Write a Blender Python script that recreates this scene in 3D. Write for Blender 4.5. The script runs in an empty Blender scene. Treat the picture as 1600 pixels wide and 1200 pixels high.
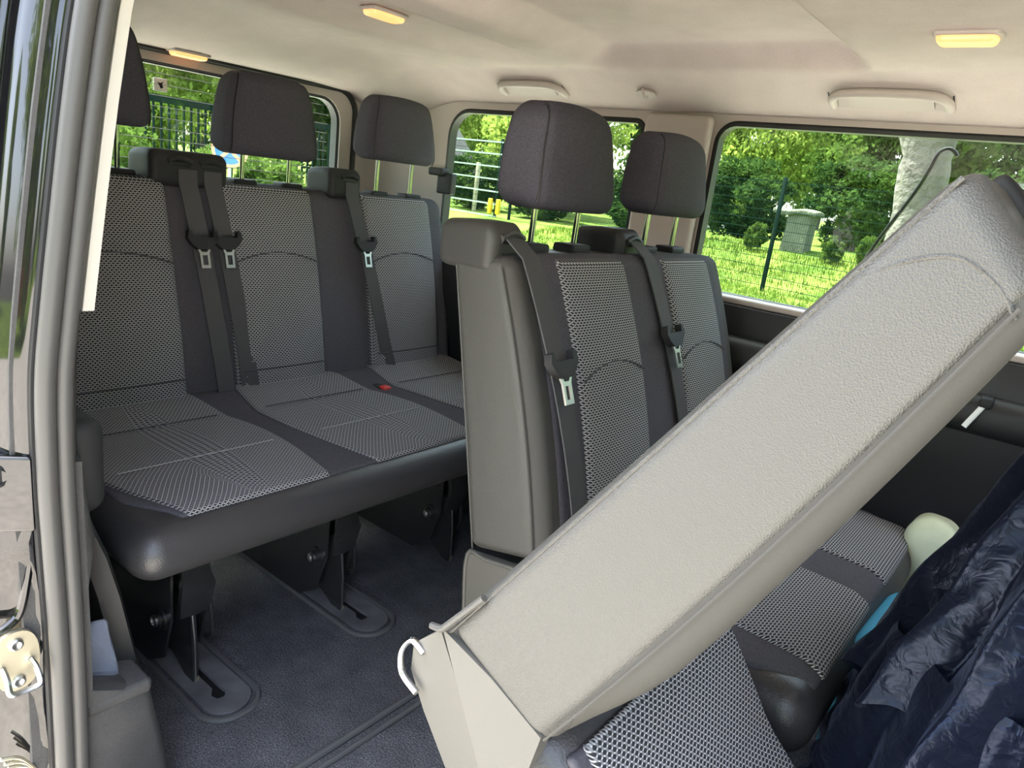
import bpy, bmesh, math, random
import numpy as np
from mathutils import Vector, Matrix

SC = bpy.context.scene
COL = SC.collection
random.seed(7)
RNG = np.random.default_rng(7)

# ------------------------------------------------------------------ camera
# world: X = forwards in the van, Y = across (away from the open door), Z = up
cam_data = bpy.data.cameras.new('camera')
cam = bpy.data.objects.new('camera', cam_data)
COL.objects.link(cam)
cam_data.sensor_width = 36.0
cam_data.lens = 36.0 * 1127.83 / 1600.0
cam_data.clip_start = 0.02
cam_data.clip_end = 400
_r = Vector((0.771, 0.625, 0.123)).normalized()
_f = Vector((-0.57993, 0.76898, -0.26896)).normalized()
_r = (_r - _f * _r.dot(_f)).normalized()
_u = _r.cross(_f)
cam.matrix_world = Matrix(((_r.x, _u.x, -_f.x, 0.0), (_r.y, _u.y, -_f.y, 0.0), (_r.z, _u.z, -_f.z, 1.10), (0, 0, 0, 1)))
SC.camera = cam

# ------------------------------------------------------------------ light
SC.view_settings.view_transform = 'Standard'
SC.view_settings.look = 'None'
SC.view_settings.gamma = 1.0
SC.view_settings.use_curve_mapping = False
SC.view_settings.exposure = 2.5

SUN_AZ = math.radians(184)      # direction TO the sun, measured from +X towards +Y
SUN_EL = math.radians(66)
world = bpy.data.worlds.new('sky')
SC.world = world
world.use_nodes = True
wn = world.node_tree.nodes
wl = world.node_tree.links
wn.clear()
w_out = wn.new('ShaderNodeOutputWorld')
w_bg = wn.new('ShaderNodeBackground')
w_sky = wn.new('ShaderNodeTexSky')
w_sky.sky_type = 'NISHITA'
w_sky.sun_disc = False
w_sky.sun_elevation = SUN_EL
w_sky.sun_rotation = math.pi / 2 - SUN_AZ
w_sky.air_density = 1.0
w_sky.dust_density = 3.0
w_sky.ozone_density = 1.0
w_hs = wn.new('ShaderNodeHueSaturation')      # light haze: a paler sky all over
w_hs.inputs['Saturation'].default_value = 0.62
wl.new(w_sky.outputs[0], w_hs.inputs['Color'])
wl.new(w_hs.outputs[0], w_bg.inputs[0])
wl.new(w_bg.outputs[0], w_out.inputs[0])
w_bg.inputs[1].default_value = 0.36

sun_data = bpy.data.lights.new('sun', 'SUN')
sun_data.energy = 7.0
sun_data.angle = math.radians(0.6)
sun_data.color = (1.0, 0.955, 0.89)
sun = bpy.data.objects.new('sun', sun_data)
COL.objects.link(sun)
_sd = Vector((math.cos(SUN_EL) * math.cos(SUN_AZ), math.cos(SUN_EL) * math.sin(SUN_AZ), math.sin(SUN_EL)))
sun.rotation_euler = (-_sd).to_track_quat('-Z', 'Y').to_euler()
sun.location = (0, 0, 12)

# ------------------------------------------------------------------ helpers: materials
MATS = {}


def srgb(r, g, b):
    f = lambda c: (c / 255 / 12.92) if c / 255 <= 0.04045 else ((c / 255 + 0.055) / 1.055) ** 2.4
    return (f(r), f(g), f(b), 1.0)


def new_mat(name):
    m = bpy.data.materials.new(name)
    m.use_nodes = True
    nt = m.node_tree
    b = nt.nodes['Principled BSDF']
    MATS[name] = m
    return m, nt, b


def plain(name, col, rough=0.6, metal=0.0, bump=0.0, scale=300.0, spec=0.5, vary=0.0, detail=2.0, voronoi=False, dist=0.001, sheen=0.0, grain=0.0, gscale=500.0):
    m, nt, b = new_mat(name)
    b.inputs['Base Color'].default_value = (*col[:3], 1)
    b.inputs['Roughness'].default_value = rough
    b.inputs['Metallic'].default_value = metal
    b.inputs['Specular IOR Level'].default_value = spec
    if sheen:
        b.inputs['Sheen Weight'].default_value = sheen
    if bump or vary:
        tc = nt.nodes.new('ShaderNodeTexCoord')
        if voronoi:
            tx = nt.nodes.new('ShaderNodeTexVoronoi')
            tx.inputs['Scale'].default_value = scale
            outp = tx.outputs['Distance']
        else:
            tx = nt.nodes.new('ShaderNodeTexNoise')
            tx.inputs['Scale'].default_value = scale
            tx.inputs['Detail'].default_value = detail
            outp = tx.outputs['Fac']
        nt.links.new(tc.outputs['Object'], tx.inputs['Vector'])
        if bump:
            bp = nt.nodes.new('ShaderNodeBump')
            bp.inputs['Strength'].default_value = bump
            bp.inputs['Distance'].default_value = dist
            nt.links.new(outp, bp.inputs['Height'])
            nt.links.new(bp.outputs[0], b.inputs['Normal'])
        if vary:
            t2 = nt.nodes.new('ShaderNodeTexNoise')
            t2.inputs['Scale'].default_value = min(scale, 60) * 0.25
            t2.inputs['Detail'].default_value = 5
            nt.links.new(tc.outputs['Object'], t2.inputs['Vector'])
            rp = nt.nodes.new('ShaderNodeValToRGB')
            rp.color_ramp.elements[0].position = 0.3
            rp.color_ramp.elements[1].position = 0.75
            rp.color_ramp.elements[0].color = (*[c * (1 - vary) for c in col[:3]], 1)
            rp.color_ramp.elements[1].color = (*[min(1, c * (1 + vary)) for c in col[:3]], 1)
            nt.links.new(t2.outputs['Fac'], rp.inputs[0])
            nt.links.new(rp.outputs[0], b.inputs['Base Color'])
    if grain:
        tc = nt.nodes.new('ShaderNodeTexCoord')
        gn = nt.nodes.new('ShaderNodeTexNoise')
        gn.inputs['Scale'].default_value = gscale
        gn.inputs['Detail'].default_value = 3
        nt.links.new(tc.outputs['Object'], gn.inputs['Vector'])
        mr = nt.nodes.new('ShaderNodeMapRange')
        mr.inputs['From Min'].default_value = 0.32
        mr.inputs['From Max'].default_value = 0.68
        mr.inputs['To Min'].default_value = 1 - grain
        mr.inputs['To Max'].default_value = 1 + grain
        nt.links.new(gn.outputs['Fac'], mr.inputs['Value'])
        vm = nt.nodes.new('ShaderNodeVectorMath')
        vm.operation = 'SCALE'
        src = b.inputs['Base Color']
        if src.is_linked:
            nt.links.new(src.links[0].from_socket, vm.inputs[0])
        else:
            vm.inputs[0].default_value = tuple(src.default_value)[:3]
        nt.links.new(mr.outputs[0], vm.inputs['Scale'])
        nt.links.new(vm.outputs[0], src)
    return m


def mnode(nt, op, a, b_=None, c=None):
    n = nt.nodes.new('ShaderNodeMath')
    n.operation = op
    for i, v in enumerate((a, b_, c)):
        if v is None:
            continue
        if isinstance(v, (int, float)):
            n.inputs[i].default_value = v
        else:
            nt.links.new(v, n.inputs[i])
    return n.outputs[0]


def woven(name, dark, light, dot, pu=0.0098, pv=0.0049):
    """upholstery with staggered dark ovals on a pale woven lattice, UV in metres"""
    m, nt, b = new_mat(name)
    uv = nt.nodes.new('ShaderNodeUVMap')
    sp = nt.nodes.new('ShaderNodeSeparateXYZ')
    nt.links.new(uv.outputs[0], sp.inputs[0])
    u = mnode(nt, 'DIVIDE', sp.outputs[0], pu)
    v = mnode(nt, 'DIVIDE', sp.outputs[1], pv)
    row = mnode(nt, 'FLOOR', v)
    odd = mnode(nt, 'MULTIPLY', mnode(nt, 'MODULO', mnode(nt, 'ABSOLUTE', row), 2.0), 0.5)
    u2 = mnode(nt, 'ADD', u, odd)
    fu = mnode(nt, 'SUBTRACT', mnode(nt, 'FRACT', u2), 0.5)
    fv = mnode(nt, 'SUBTRACT', mnode(nt, 'FRACT', v), 0.5)
    du = mnode(nt, 'DIVIDE', fu, 0.35)
    dv = mnode(nt, 'DIVIDE', fv, 0.50)
    d = mnode(nt, 'SQRT', mnode(nt, 'ADD', mnode(nt, 'MULTIPLY', du, du), mnode(nt, 'MULTIPLY', dv, dv)))
    mr = nt.nodes.new('ShaderNodeMapRange')
    mr.interpolation_type = 'SMOOTHSTEP'
    mr.inputs['From Min'].default_value = 0.75
    mr.inputs['From Max'].default_value = 1.2
    nt.links.new(d, mr.inputs['Value'])
    # pale stitches between the rows of ovals
    gu = mnode(nt, 'DIVIDE', mnode(nt, 'SUBTRACT', mnode(nt, 'FRACT', mnode(nt, 'MULTIPLY', u2, 2.0)), 0.5), 0.34)
    gv = mnode(nt, 'DIVIDE', mnode(nt, 'SUBTRACT', 0.5, mnode(nt, 'ABSOLUTE', fv)), 0.26)
    e = mnode(nt, 'SQRT', mnode(nt, 'ADD', mnode(nt, 'MULTIPLY', gu, gu), mnode(nt, 'MULTIPLY', gv, gv)))
    m2 = nt.nodes.new('ShaderNodeMapRange')
    m2.interpolation_type = 'SMOOTHSTEP'
    m2.inputs['From Min'].default_value = 1.15
    m2.inputs['From Max'].default_value = 0.55
    nt.links.new(e, m2.inputs['Value'])
    mx2 = nt.nodes.new('ShaderNodeMix')
    mx2.data_type = 'RGBA'
    mx2.inputs['A'].default_value = (*light, 1)
    mx2.inputs['B'].default_value = (*dot, 1)
    nt.links.new(m2.outputs[0], mx2.inputs['Factor'])
    mix = nt.nodes.new('ShaderNodeMix')
    mix.data_type = 'RGBA'
    mix.inputs['A'].default_value = (*dark, 1)
    nt.links.new(mx2.outputs['Result'], mix.inputs['B'])
    nt.links.new(mr.outputs[0], mix.inputs['Factor'])
    nt.links.new(mix.outputs['Result'], b.inputs['Base Color'])
    b.inputs['Roughness'].default_value = 0.85
    b.inputs['Specular IOR Level'].default_value = 0.2
    bp = nt.nodes.new('ShaderNodeBump')
    bp.inputs['Strength'].default_value = 0.5
    bp.inputs['Distance'].default_value = 0.0008
    nt.links.new(mr.outputs[0], bp.inputs['Height'])
    nt.links.new(bp.outputs[0], b.inputs['Normal'])
    return m


def glass_mat(name, tint, gloss=0.06):
    m = bpy.data.materials.new(name)
    m.use_nodes = True
    nt = m.node_tree
    nt.nodes.clear()
    o = nt.nodes.new('ShaderNodeOutputMaterial')
    tr = nt.nodes.new('ShaderNodeBsdfTransparent')
    tr.inputs[0].default_value = (*tint, 1)
    gl = nt.nodes.new('ShaderNodeBsdfGlossy')
    gl.inputs['Roughness'].default_value = 0.02
    mx = nt.nodes.new('ShaderNodeMixShader')
    mx.inputs[0].default_value = gloss
    nt.links.new(tr.outputs[0], mx.inputs[1])
    nt.links.new(gl.outputs[0], mx.inputs[2])
    nt.links.new(mx.outputs[0], o.inputs[0])
    MATS[name] = m
    return m


def leaf_mat(name, c1, c2, trans=0.45):
    m = bpy.data.materials.new(name)
    m.use_nodes = True
    nt = m.node_tree
    nt.nodes.clear()
    o = nt.nodes.new('ShaderNodeOutputMaterial')
    df = nt.nodes.new('ShaderNodeBsdfDiffuse')
    tl = nt.nodes.new('ShaderNodeBsdfTranslucent')
    mx = nt.nodes.new('ShaderNodeMixShader')
    mx.inputs[0].default_value = trans
    tc = nt.nodes.new('ShaderNodeTexCoord')
    nz = nt.nodes.new('ShaderNodeTexNoise')
    nz.inputs['Scale'].default_value = 1.7
    nz.inputs['Detail'].default_value = 6
    nt.links.new(tc.outputs['Object'], nz.inputs['Vector'])
    rp = nt.nodes.new('ShaderNodeValToRGB')
    rp.color_ramp.elements[0].position = 0.35
    rp.color_ramp.elements[1].position = 0.68
    rp.color_ramp.elements[0].color = (*c1, 1)
    rp.color_ramp.elements[1].color = (*c2, 1)
    nt.links.new(nz.outputs['Fac'], rp.inputs[0])
    nt.links.new(rp.outputs[0], df.inputs[0])
    nt.links.new(rp.outputs[0], tl.inputs[0])
    nt.links.new(df.outputs[0], mx.inputs[1])
    nt.links.new(tl.outputs[0], mx.inputs[2])
    nt.links.new(mx.outputs[0], o.inputs[0])
    MATS[name] = m
    return m


def emit_lens(name, col, strength):
    m, nt, b = new_mat(name)
    b.inputs['Base Color'].default_value = (0.30, 0.18, 0.10, 1)
    b.inputs['Roughness'].default_value = 0.25
    b.inputs['Emission Color'].default_value = (*col, 1)
    b.inputs['Emission Strength'].default_value = strength
    return m


FAB_D = plain('black_fabric', (0.074, 0.0705, 0.080), 0.9, bump=0.35, scale=900, spec=0.12, grain=0.14, gscale=260)
FAB_H = plain('headrest_fabric', (0.061, 0.0575, 0.071), 0.92, bump=0.5, scale=800, spec=0.12, grain=0.16, gscale=300)
BELT = plain('belt_webbing', (0.064, 0.0625, 0.064), 0.75, bump=0.3, scale=1200, spec=0.25)
WOVEN = woven('woven_pattern', (0.026, 0.026, 0.029), (0.20, 0.196, 0.205), (0.62, 0.61, 0.61))
VINYL = plain('grey_vinyl', (0.057, 0.0555, 0.0505), 0.40, bump=0.45, scale=760, spec=0.45, voronoi=True, dist=0.0012)
VINYL_F = plain('grey_side_fabric', (0.056, 0.054, 0.049), 0.8, bump=0.35, scale=900, spec=0.25)
VINYL_B = plain('black_vinyl', (0.034, 0.033, 0.035), 0.38, bump=0.3, scale=330, spec=0.5, voronoi=True, dist=0.001)
PLAS_G = plain('grey_plastic', (0.078, 0.075, 0.066), 0.5, bump=0.25, scale=700, spec=0.4, dist=0.0006)
CAP_P = plain('cap_plastic', (0.042, 0.041, 0.039), 0.5, bump=0.25, scale=600, spec=0.4, dist=0.0006)
PLAS_D = plain('dark_plastic', (0.018, 0.018, 0.019), 0.5, bump=0.25, scale=500, spec=0.4, dist=0.0006)
PLAS_M = plain('charcoal_plastic', (0.056, 0.0545, 0.054), 0.6, bump=0.45, scale=420, spec=0.35, vary=0.18, dist=0.0012, grain=0.12, gscale=300)
PLAS_B = plain('black_plastic', (0.020, 0.020, 0.021), 0.6, spec=0.3)
STEEL_B = plain('black_steel', (0.022, 0.022, 0.023), 0.25, spec=0.6, bump=0.15, scale=60)
CHROME = plain('chrome', (0.50, 0.50, 0.51), 0.10, metal=1.0)
STEEL = plain('bare_steel', (0.46, 0.46, 0.45), 0.3, metal=1.0)
ZINC = plain('zinc_plate', (0.66, 0.60, 0.44), 0.38, metal=0.9, bump=0.1, scale=90)
HEADL = plain('headliner_fabric', (0.50, 0.425, 0.40), 0.95, bump=0.5, scale=900, spec=0.1, vary=0.05, dist=0.0008, grain=0.06, gscale=500)
TRIM_L = plain('light_trim_plastic', (0.42, 0.365, 0.335), 0.6, bump=0.3, scale=700, spec=0.3, dist=0.0006)
CREAM = plain('cream_strip', (0.42, 0.40, 0.35), 0.5, spec=0.4)
CARPET = plain('carpet_pile', (0.108, 0.108, 0.117), 1.0, bump=1.0, scale=260, spec=0.05, vary=0.22, dist=0.006, detail=6, grain=0.5, gscale=300)
WELT = plain('carpet_binding', (0.09, 0.09, 0.09), 0.9, bump=0.6, scale=500, spec=0.1)
PLATE = plain('anchor_plate_plastic', (0.12, 0.12, 0.125), 0.55, bump=0.25, scale=240, spec=0.4, vary=0.35)
RUBBER = plain('seal_rubber', (0.062, 0.060, 0.057), 0.42, bump=0.15, scale=200, spec=0.35)
RUBBER_B = plain('black_rubber', (0.010, 0.010, 0.011), 0.5)
PAINT = plain('gloss_black_paint', (0.006, 0.006, 0.007), 0.06, spec=0.5)
PAINT.node_tree.nodes['Principled BSDF'].inputs['Coat Weight'].default_value = 0.35
PAINT.node_tree.nodes['Principled BSDF'].inputs['Coat Roughness'].default_value = 0.03
GLASS = glass_mat('window_glass', (0.80, 0.86, 0.81), 0.05)
LAMP = emit_lens('lamp_lens', (1.0, 0.38, 0.13), 0.32)
RED = plain('red_button', (0.55, 0.04, 0.03), 0.4)
STITCH = plain('pale_stitching', (0.34, 0.33, 0.33), 0.8)
WHITE = plain('white_plastic', (0.80, 0.80, 0.78), 0.4)

ORG = {}      # origin (world) that an object's vertices are relative to


# ------------------------------------------------------------------ helpers: geometry
def obj_from(name, V, F, mat, parent=None, smooth=True, uv=None, sharp=40, base=None):
    V = np.asarray(V, float)
    if parent is not None:
        org = ORG[parent.name]
    elif base is not None:
        org = np.asarray(base, float)
    else:
        org = np.array([(V[:, 0].min() + V[:, 0].max()) / 2, (V[:, 1].min() + V[:, 1].max()) / 2, V[:, 2].min()])
    me = bpy.data.meshes.new(name)
    me.from_pydata((V - org).tolist(), [], [list(map(int, f)) for f in F])
    if uv is not None:
        lay = me.uv_layers.new(name='UVMap')
        li = np.empty(len(me.loops), dtype=np.int32)
        me.loops.foreach_get('vertex_index', li)
        lay.data.foreach_set('uv', np.asarray(uv, dtype=np.float32)[li].ravel())
    me.materials.append(mat)
    me.update()
    bm = bmesh.new()
    bm.from_mesh(me)
    bmesh.ops.recalc_face_normals(bm, faces=bm.faces)
    bm.to_mesh(me)
    bm.free()
    if smooth:
        me.shade_smooth()
        me.set_sharp_from_angle(angle=math.radians(sharp))
    o = bpy.data.objects.new(name, me)
    COL.objects.link(o)
    ORG[o.name] = org
    if parent is not None:
        o.parent = parent
    else:
        o.location = org
    return o


def thing(name, label, cat, base, group=None):
    o = bpy.data.objects.new(name, None)
    o.empty_display_size = 0.05
    COL.objects.link(o)
    o.location = base
    ORG[o.name] = np.asarray(base, float)
    tag(o, label, cat, group)
    return o


def tag(o, label=None, cat=None, group=None, kind=None):
    if label:
        o['label'] = label
    if cat:
        o['category'] = cat
    if group:
        o['group'] = group
    if kind:
        o['kind'] = kind
    return o


def struct(o, label):
    o['kind'] = 'structure'
    o['label'] = label
    return o


def copy_tree(o, parent=None):
    c = o.copy()
    COL.objects.link(c)
    ORG[c.name] = ORG[o.name]
    c.parent = parent
    for ch in list(o.children):
        copy_tree(ch, c)
    return c


def join(parts):
    Vs, Fs, n = [], [], 0
    for V, F in parts:
        Vs.append(np.asarray(V, float))
        Fs += [[i + n for i in f] for f in F]
        n += len(V)
    return np.concatenate(Vs), Fs


def rbox(sx, sy, sz, r, n=(3, 3, 3), k=3):
    """rounded box centred on the origin, as a grid mesh"""
    def cuts(s, m):
        h = s / 2
        rr = min(r, h * 0.98)
        a = h - rr
        ang = np.linspace(-math.pi / 4, math.pi / 4, 2)
        edge = [rr * math.tan(t) for t in np.linspace(0, math.pi / 4, k + 1)][1:]
        mid = list(np.linspace(-a, a, m + 1))
        return np.array([-a - e for e in edge[::-1]] + mid + [a + e for e in edge]), a, rr
    C = [cuts(s, m) for s, m in zip((sx, sy, sz), n)]
    idx, V, F = {}, [], []

    def vid(p):
        key = tuple(np.round(p, 7))
        if key not in idx:
            idx[key] = len(V)
            V.append(p)
        return idx[key]
    for ax in range(3):
        a1, a2 = (ax + 1) % 3, (ax + 2) % 3
        for sgn in (-1, 1):
            top = C[ax][0][-1] * sgn
            g = {}
            for i, p in enumerate(C[a1][0]):
                for j, q in enumerate(C[a2][0]):
                    v = np.zeros(3)
                    v[ax], v[a1], v[a2] = top, p, q
                    g[i, j] = vid(v)
            for i in range(len(C[a1][0]) - 1):
                for j in range(len(C[a2][0]) - 1):
                    F.append([g[i, j], g[i + 1, j], g[i + 1, j + 1], g[i, j + 1]])
    V = np.array(V)
    inner = np.array([c[1] for c in C])
    q = np.clip(V, -inner, inner)
    d = V - q
    L = np.linalg.norm(d, axis=1)
    rr = np.array([c[2] for c in C])
    ok = L > 1e-9
    V2 = q.copy()
    V2[ok] += d[ok] / L[ok, None] * rr
    return V2, F


def box(x0, x1, y0, y1, z0, z1):
    V = [(x, y, z) for x in (x0, x1) for y in (y0, y1) for z in (z0, z1)]
    F = [(0, 1, 3, 2), (4, 6, 7, 5), (0, 4, 5, 1), (2, 3, 7, 6), (0, 2, 6, 4), (1, 5, 7, 3)]
    return V, F


def rb(x0, x1, y0, y1, z0, z1, r, n=(2, 2, 2), k=2):
    V, F = rbox(x1 - x0, y1 - y0, z1 - z0, r, n, k)
    return V + np.array([(x0 + x1) / 2, (y0 + y1) / 2, (z0 + z1) / 2]), F


def smooth_path(pts, n=8, closed=False):
    P = [np.asarray(p, float) for p in pts]
    out = []
    m = len(P)
    rng = range(m if closed else m - 1)
    for i in rng:
        p0 = P[(i - 1) % m] if (closed or i > 0) else P[0]
        p1, p2 = P[i], P[(i + 1) % m]
        p3 = P[(i + 2) % m] if (closed or i + 2 < m) else P[-1]
        for t in np.linspace(0, 1, n, endpoint=False):
            out.append(0.5 * ((2 * p1) + (-p0 + p2) * t + (2 * p0 - 5 * p1 + 4 * p2 - p3) * t * t + (-p0 + 3 * p1 - 3 * p2 + p3) * t ** 3))
    if not closed:
        out.append(P[-1])
    return out


def loft(rings, cap=True, closed=False):
    n = len(rings[0])
    V = np.concatenate([np.asarray(r, float) for r in rings])
    F = []
    m = len(rings)
    for i in range(m if closed else m - 1):
        a, b = i * n, ((i + 1) % m) * n
        for j in range(n):
            F.append([a + j, a + (j + 1) % n, b + (j + 1) % n, b + j])
    if cap and not closed:
        F.append(list(range(n))[::-1])
        F.append([(m - 1) * n + j for j in range(n)])
    return V, F


def tube(pts, r, n=8, closed=False, cap=True):
    P = [np.asarray(p, float) for p in pts]
    m = len(P)
    rings = []
    prev = None
    for i in range(m):
        a = P[(i - 1) % m] if (closed or i > 0) else P[i]
        b = P[(i + 1) % m] if (closed or i < m - 1) else P[i]
        t = b - a
        t = t / (np.linalg.norm(t) + 1e-12)
        if prev is None:
            up = np.array([0, 0, 1.0]) if abs(t[2]) < 0.9 else np.array([1.0, 0, 0])
            s = np.cross(t, up)
        else:
            s = prev - t * (prev @ t)
        s /= np.linalg.norm(s) + 1e-12
        prev = s
        w = np.cross(t, s)
        rr = r[i] if hasattr(r, '__len__') else r
        rings.append([P[i] + rr * (math.cos(2 * math.pi * k / n) * s + math.sin(2 * math.pi * k / n) * w) for k in range(n)])
    return loft(rings, cap, closed)


def strip(pts, wvec, width, thick, nrm=None):
    """flat ribbon along pts; wvec = width direction (one, or one per point)"""
    P = [np.asarray(p, float) for p in pts]
    rings = []
    for i in range(len(P)):
        w = np.asarray(wvec[i] if np.ndim(wvec) == 2 else wvec, float)
        w = w / np.linalg.norm(w)
        t = P[min(i + 1, len(P) - 1)] - P[max(i - 1, 0)]
        nn = np.cross(t, w)
        nn /= np.linalg.norm(nn) + 1e-12
        a, b = w * width / 2, nn * thick / 2
        rings.append([P[i] - a - b, P[i] + a - b, P[i] + a + b, P[i] - a + b])
    return loft(rings)


def lathe(profile, n=20, axis='Z', at=(0, 0, 0)):
    rings = []
    for r, h in profile:
        rg = []
        for k in range(n):
            a = 2 * math.pi * k / n
            c, s = r * math.cos(a), r * math.sin(a)
            p = {'Z': (c, s, h), 'X': (h, c, s), 'Y': (c, h, s)}[axis]
            rg.append(np.array(p) + np.asarray(at, float))
        rings.append(rg)
    return loft(rings)


def rrect(x0, x1, y0, y1, r, n=6):
    """rounded rectangle outline; r may be four radii (x1y1, x0y1, x0y0, x1y0)"""
    rs = r if hasattr(r, '__len__') else (r,) * 4
    pts = []
    for (cx, cy, sx, sy, a0), q in zip(((x1, y1, -1, -1, 0), (x0, y1, 1, -1, 90), (x0, y0, 1, 1, 180), (x1, y0, -1, 1, 270)), rs):
        for k in range(n + 1):
            a = math.radians(a0 + 90 * k / n)
            pts.append((cx + sx * q + q * math.cos(a), cy + sy * q + q * math.sin(a)))
    return pts


def plate(outer, holes, t, to3d, taper=0.0):
    """flat plate with holes; to3d(u, v, w) with w in 0..t"""
    bm = bmesh.new()
    es = []
    for loop in [outer] + holes:
        vs = [bm.verts.new((p[0], p[1], 0)) for p in loop]
        for i in range(len(vs)):
            es.append(bm.edges.new((vs[i], vs[(i + 1) % len(vs)])))
    bmesh.ops.triangle_fill(bm, edges=es, use_beauty=True)
    bm.verts.index_update()
    V0 = [(v.co.x, v.co.y) for v in bm.verts]
    F0 = [[v.index for v in f.verts] for f in bm.faces]
    bm.free()
    n = len(V0)
    V = [to3d(u, v, 0) for u, v in V0] + [to3d(u, v, t) for u, v in V0]
    F = [f[::-1] for f in F0] + [[i + n for i in f] for f in F0]
    s = 0
    for loop in [outer] + holes:
        m = len(loop)
        for i in range(m):
            a, b = s + i, s + (i + 1) % m
            F.append([a, b, b + n, a + n])
        s += m
    return np.array(V, float), F


def sstep(a, b, x):
    t = np.clip((x - a) / (b - a), 0, 1)
    return t * t * (3 - 2 * t)


# ================================================================== THE VAN: SHELL
YC = 1.16                     # centre line of the van
# floor
V, F = box(-2.30, 1.10, 0.30, 1.98, -0.04, 0.0)
floor = struct(obj_from('floor', V, F, CARPET, smooth=False), 'dark charcoal carpeted van floor')
# carpet joints with sewn binding
ln = smooth_path([(-0.905, 0.36, 0.004), (-0.90, 0.70, 0.004), (-0.90, 0.98, 0.004), (-0.90, 1.9, 0.004)], 6)
V, F = tube(ln, 0.0075, 8)
obj_from('carpet_binding', V, F, WELT, floor)
ln = smooth_path([(-0.60, 0.66, 0.004), (-0.82, 0.665, 0.004), (-0.868, 0.70, 0.004), (-0.872, 0.78, 0.004), (-0.872, 1.02, 0.004), (-0.872, 1.85, 0.004)], 8)
V, F = tube(ln, 0.006, 8)
obj_from('carpet_binding', V, F, WELT, floor)
ln = smooth_path([(-1.0, 0.515, 0.004), (-1.08, 0.525, 0.004), (-1.20, 0.515, 0.004), (-1.5, 0.51, 0.004)], 6)
V, F = tube(ln, 0.009, 8)
obj_from('carpet_binding', V, F, WELT, floor)


# ceiling as one sculpted headliner
def ceil_z(X, Y):
    dy = np.abs(Y - YC)
    z = np.full_like(X, 1.425)
    q_ = np.clip((dy - 0.605) / 0.17, 0, 1)
    z = z - 0.078 * q_ * np.minimum(1, 0.75 + 0.25 * q_) - 0.006 * sstep(0.4, 0.62, dy)
    z = z - 0.085 * sstep(-1.82, -2.22, X)
    wA = 0.58
    A = sstep(-1.20, -1.10, X) * sstep(-0.475, -0.51, X) * sstep(wA + 0.03, wA - 0.03, dy)
    B = sstep(-1.68, -1.58, X) * sstep(-1.30, -1.345, X) * sstep(0.60, 0.36, dy + 0.25 * sstep(-1.42, -1.68, X))
    z = z + 0.050 * A + 0.024 * B
    return z


xs = np.linspace(-2.26, 1.15, 260)
ys = np.linspace(0.36, 1.955, 130)
GX, GY = np.meshgrid(xs, ys, indexing='ij')
GZ = ceil_z(GX, GY)
V = np.stack([GX.ravel(), GY.ravel(), GZ.ravel()], 1)
ny_ = len(ys)
F = [[i * ny_ + j, (i + 1) * ny_ + j, (i + 1) * ny_ + j + 1, i * ny_ + j + 1] for i in range(len(xs) - 1) for j in range(ny_ - 1)]
top = V.copy()
top[:, 2] = 1.56
n0 = len(V)
FT = [[a + n0 for a in f[::-1]] for f in F]
SID = []
for i in range(len(xs) - 1):
    for j in (0, ny_ - 1):
        a, b = i * ny_ + j, (i + 1) * ny_ + j
        SID.append([a, b, b + n0, a + n0])
for j in range(ny_ - 1):
    for i in (0, len(xs) - 1):
        a, b = i * ny_ + j, i * ny_ + j + 1
        SID.append([a, b, b + n0, a + n0])
struct(obj_from('ceiling', np.concatenate([V, top]), F + FT + SID, HEADL, sharp=60), 'pale grey fabric headliner with moulded recesses')

# far side wall with two window openings ------------------------------------------------
YW = 1.945
W2 = (-1.885, -1.105, 0.80, 1.315)       # rear side window opening x0 x1 z0 z1
W3 = (-0.885, 0.55, 0.865, 1.322)        # middle side window opening
outer = [(-2.30, 0.60), (1.10, 0.60), (1.10, 1.40), (-2.30, 1.40)]
h2 = rrect(*W2, (0.035, 0.09, 0.06, 0.05), 7)
h3 = rrect(*W3, (0.05, 0.055, 0.03, 0.05), 7)
V, F = plate(outer, [h2, h3], 0.036, lambda u, v, w: (u, YW + w, v))
wall_left = struct(obj_from('wall_left', V, F, TRIM_L, sharp=35), 'light grey upper side wall trim around the side windows')
# lower trim of that wall
prof = [(0.0, 1.93), (0.30, 1.90), (0.52, 1.885), (0.60, 1.86), (0.70, 1.845), (0.80, 1.85), (0.855, 1.875), (0.868, 1.93), (0.868, 1.96), (0.0, 1.96)]
rings = []
for x in np.linspace(-2.28, 1.1, 30):
    k = 1.0 + 0.25 * math.sin(x * 3.0)
    rings.append([(x, 1.96 - (1.96 - y) * (k if 0.5 < z < 0.84 else 1.0), z) for z, y in prof])
V, F = loft(rings)
lw = obj_from('lower_panel', V, F, PLAS_D, wall_left, sharp=50)
tag(lw, 'dark grey lower side panel')
# sill cap catching the daylight under the middle window
V, F = rb(-0.84, 0.6, 1.885, 1.95, 0.858, 0.874, 0.006)
obj_from('sill_cap', V, F, TRIM_L, wall_left)
# armrest pad moulded in the lower panel
V, F = rbox(1.75, 0.10, 0.09, 0.040, (6, 2, 2), 4)
V = V + np.array([0.02, 1.865, 0.735])
obj_from('armrest', V, F, PLAS_D, wall_left)
# seam between headliner and wall trim
V, F = tube([(x, YW - 0.004, 1.352 - 0.004 * math.cos(x * 2)) for x in np.linspace(-2.2, 1.0, 40)], 0.004, 6)
obj_from('headliner_edge', V, F, HEADL, wall_left)
# centre pillar cover between the two windows
V, F = rb(-1.10, -0.895, 1.918, 1.95, 0.84, 1.335, 0.016, (2, 1, 2), 3)
obj_from('pillar_cover', V, F, TRIM_L, wall_left)


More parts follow.
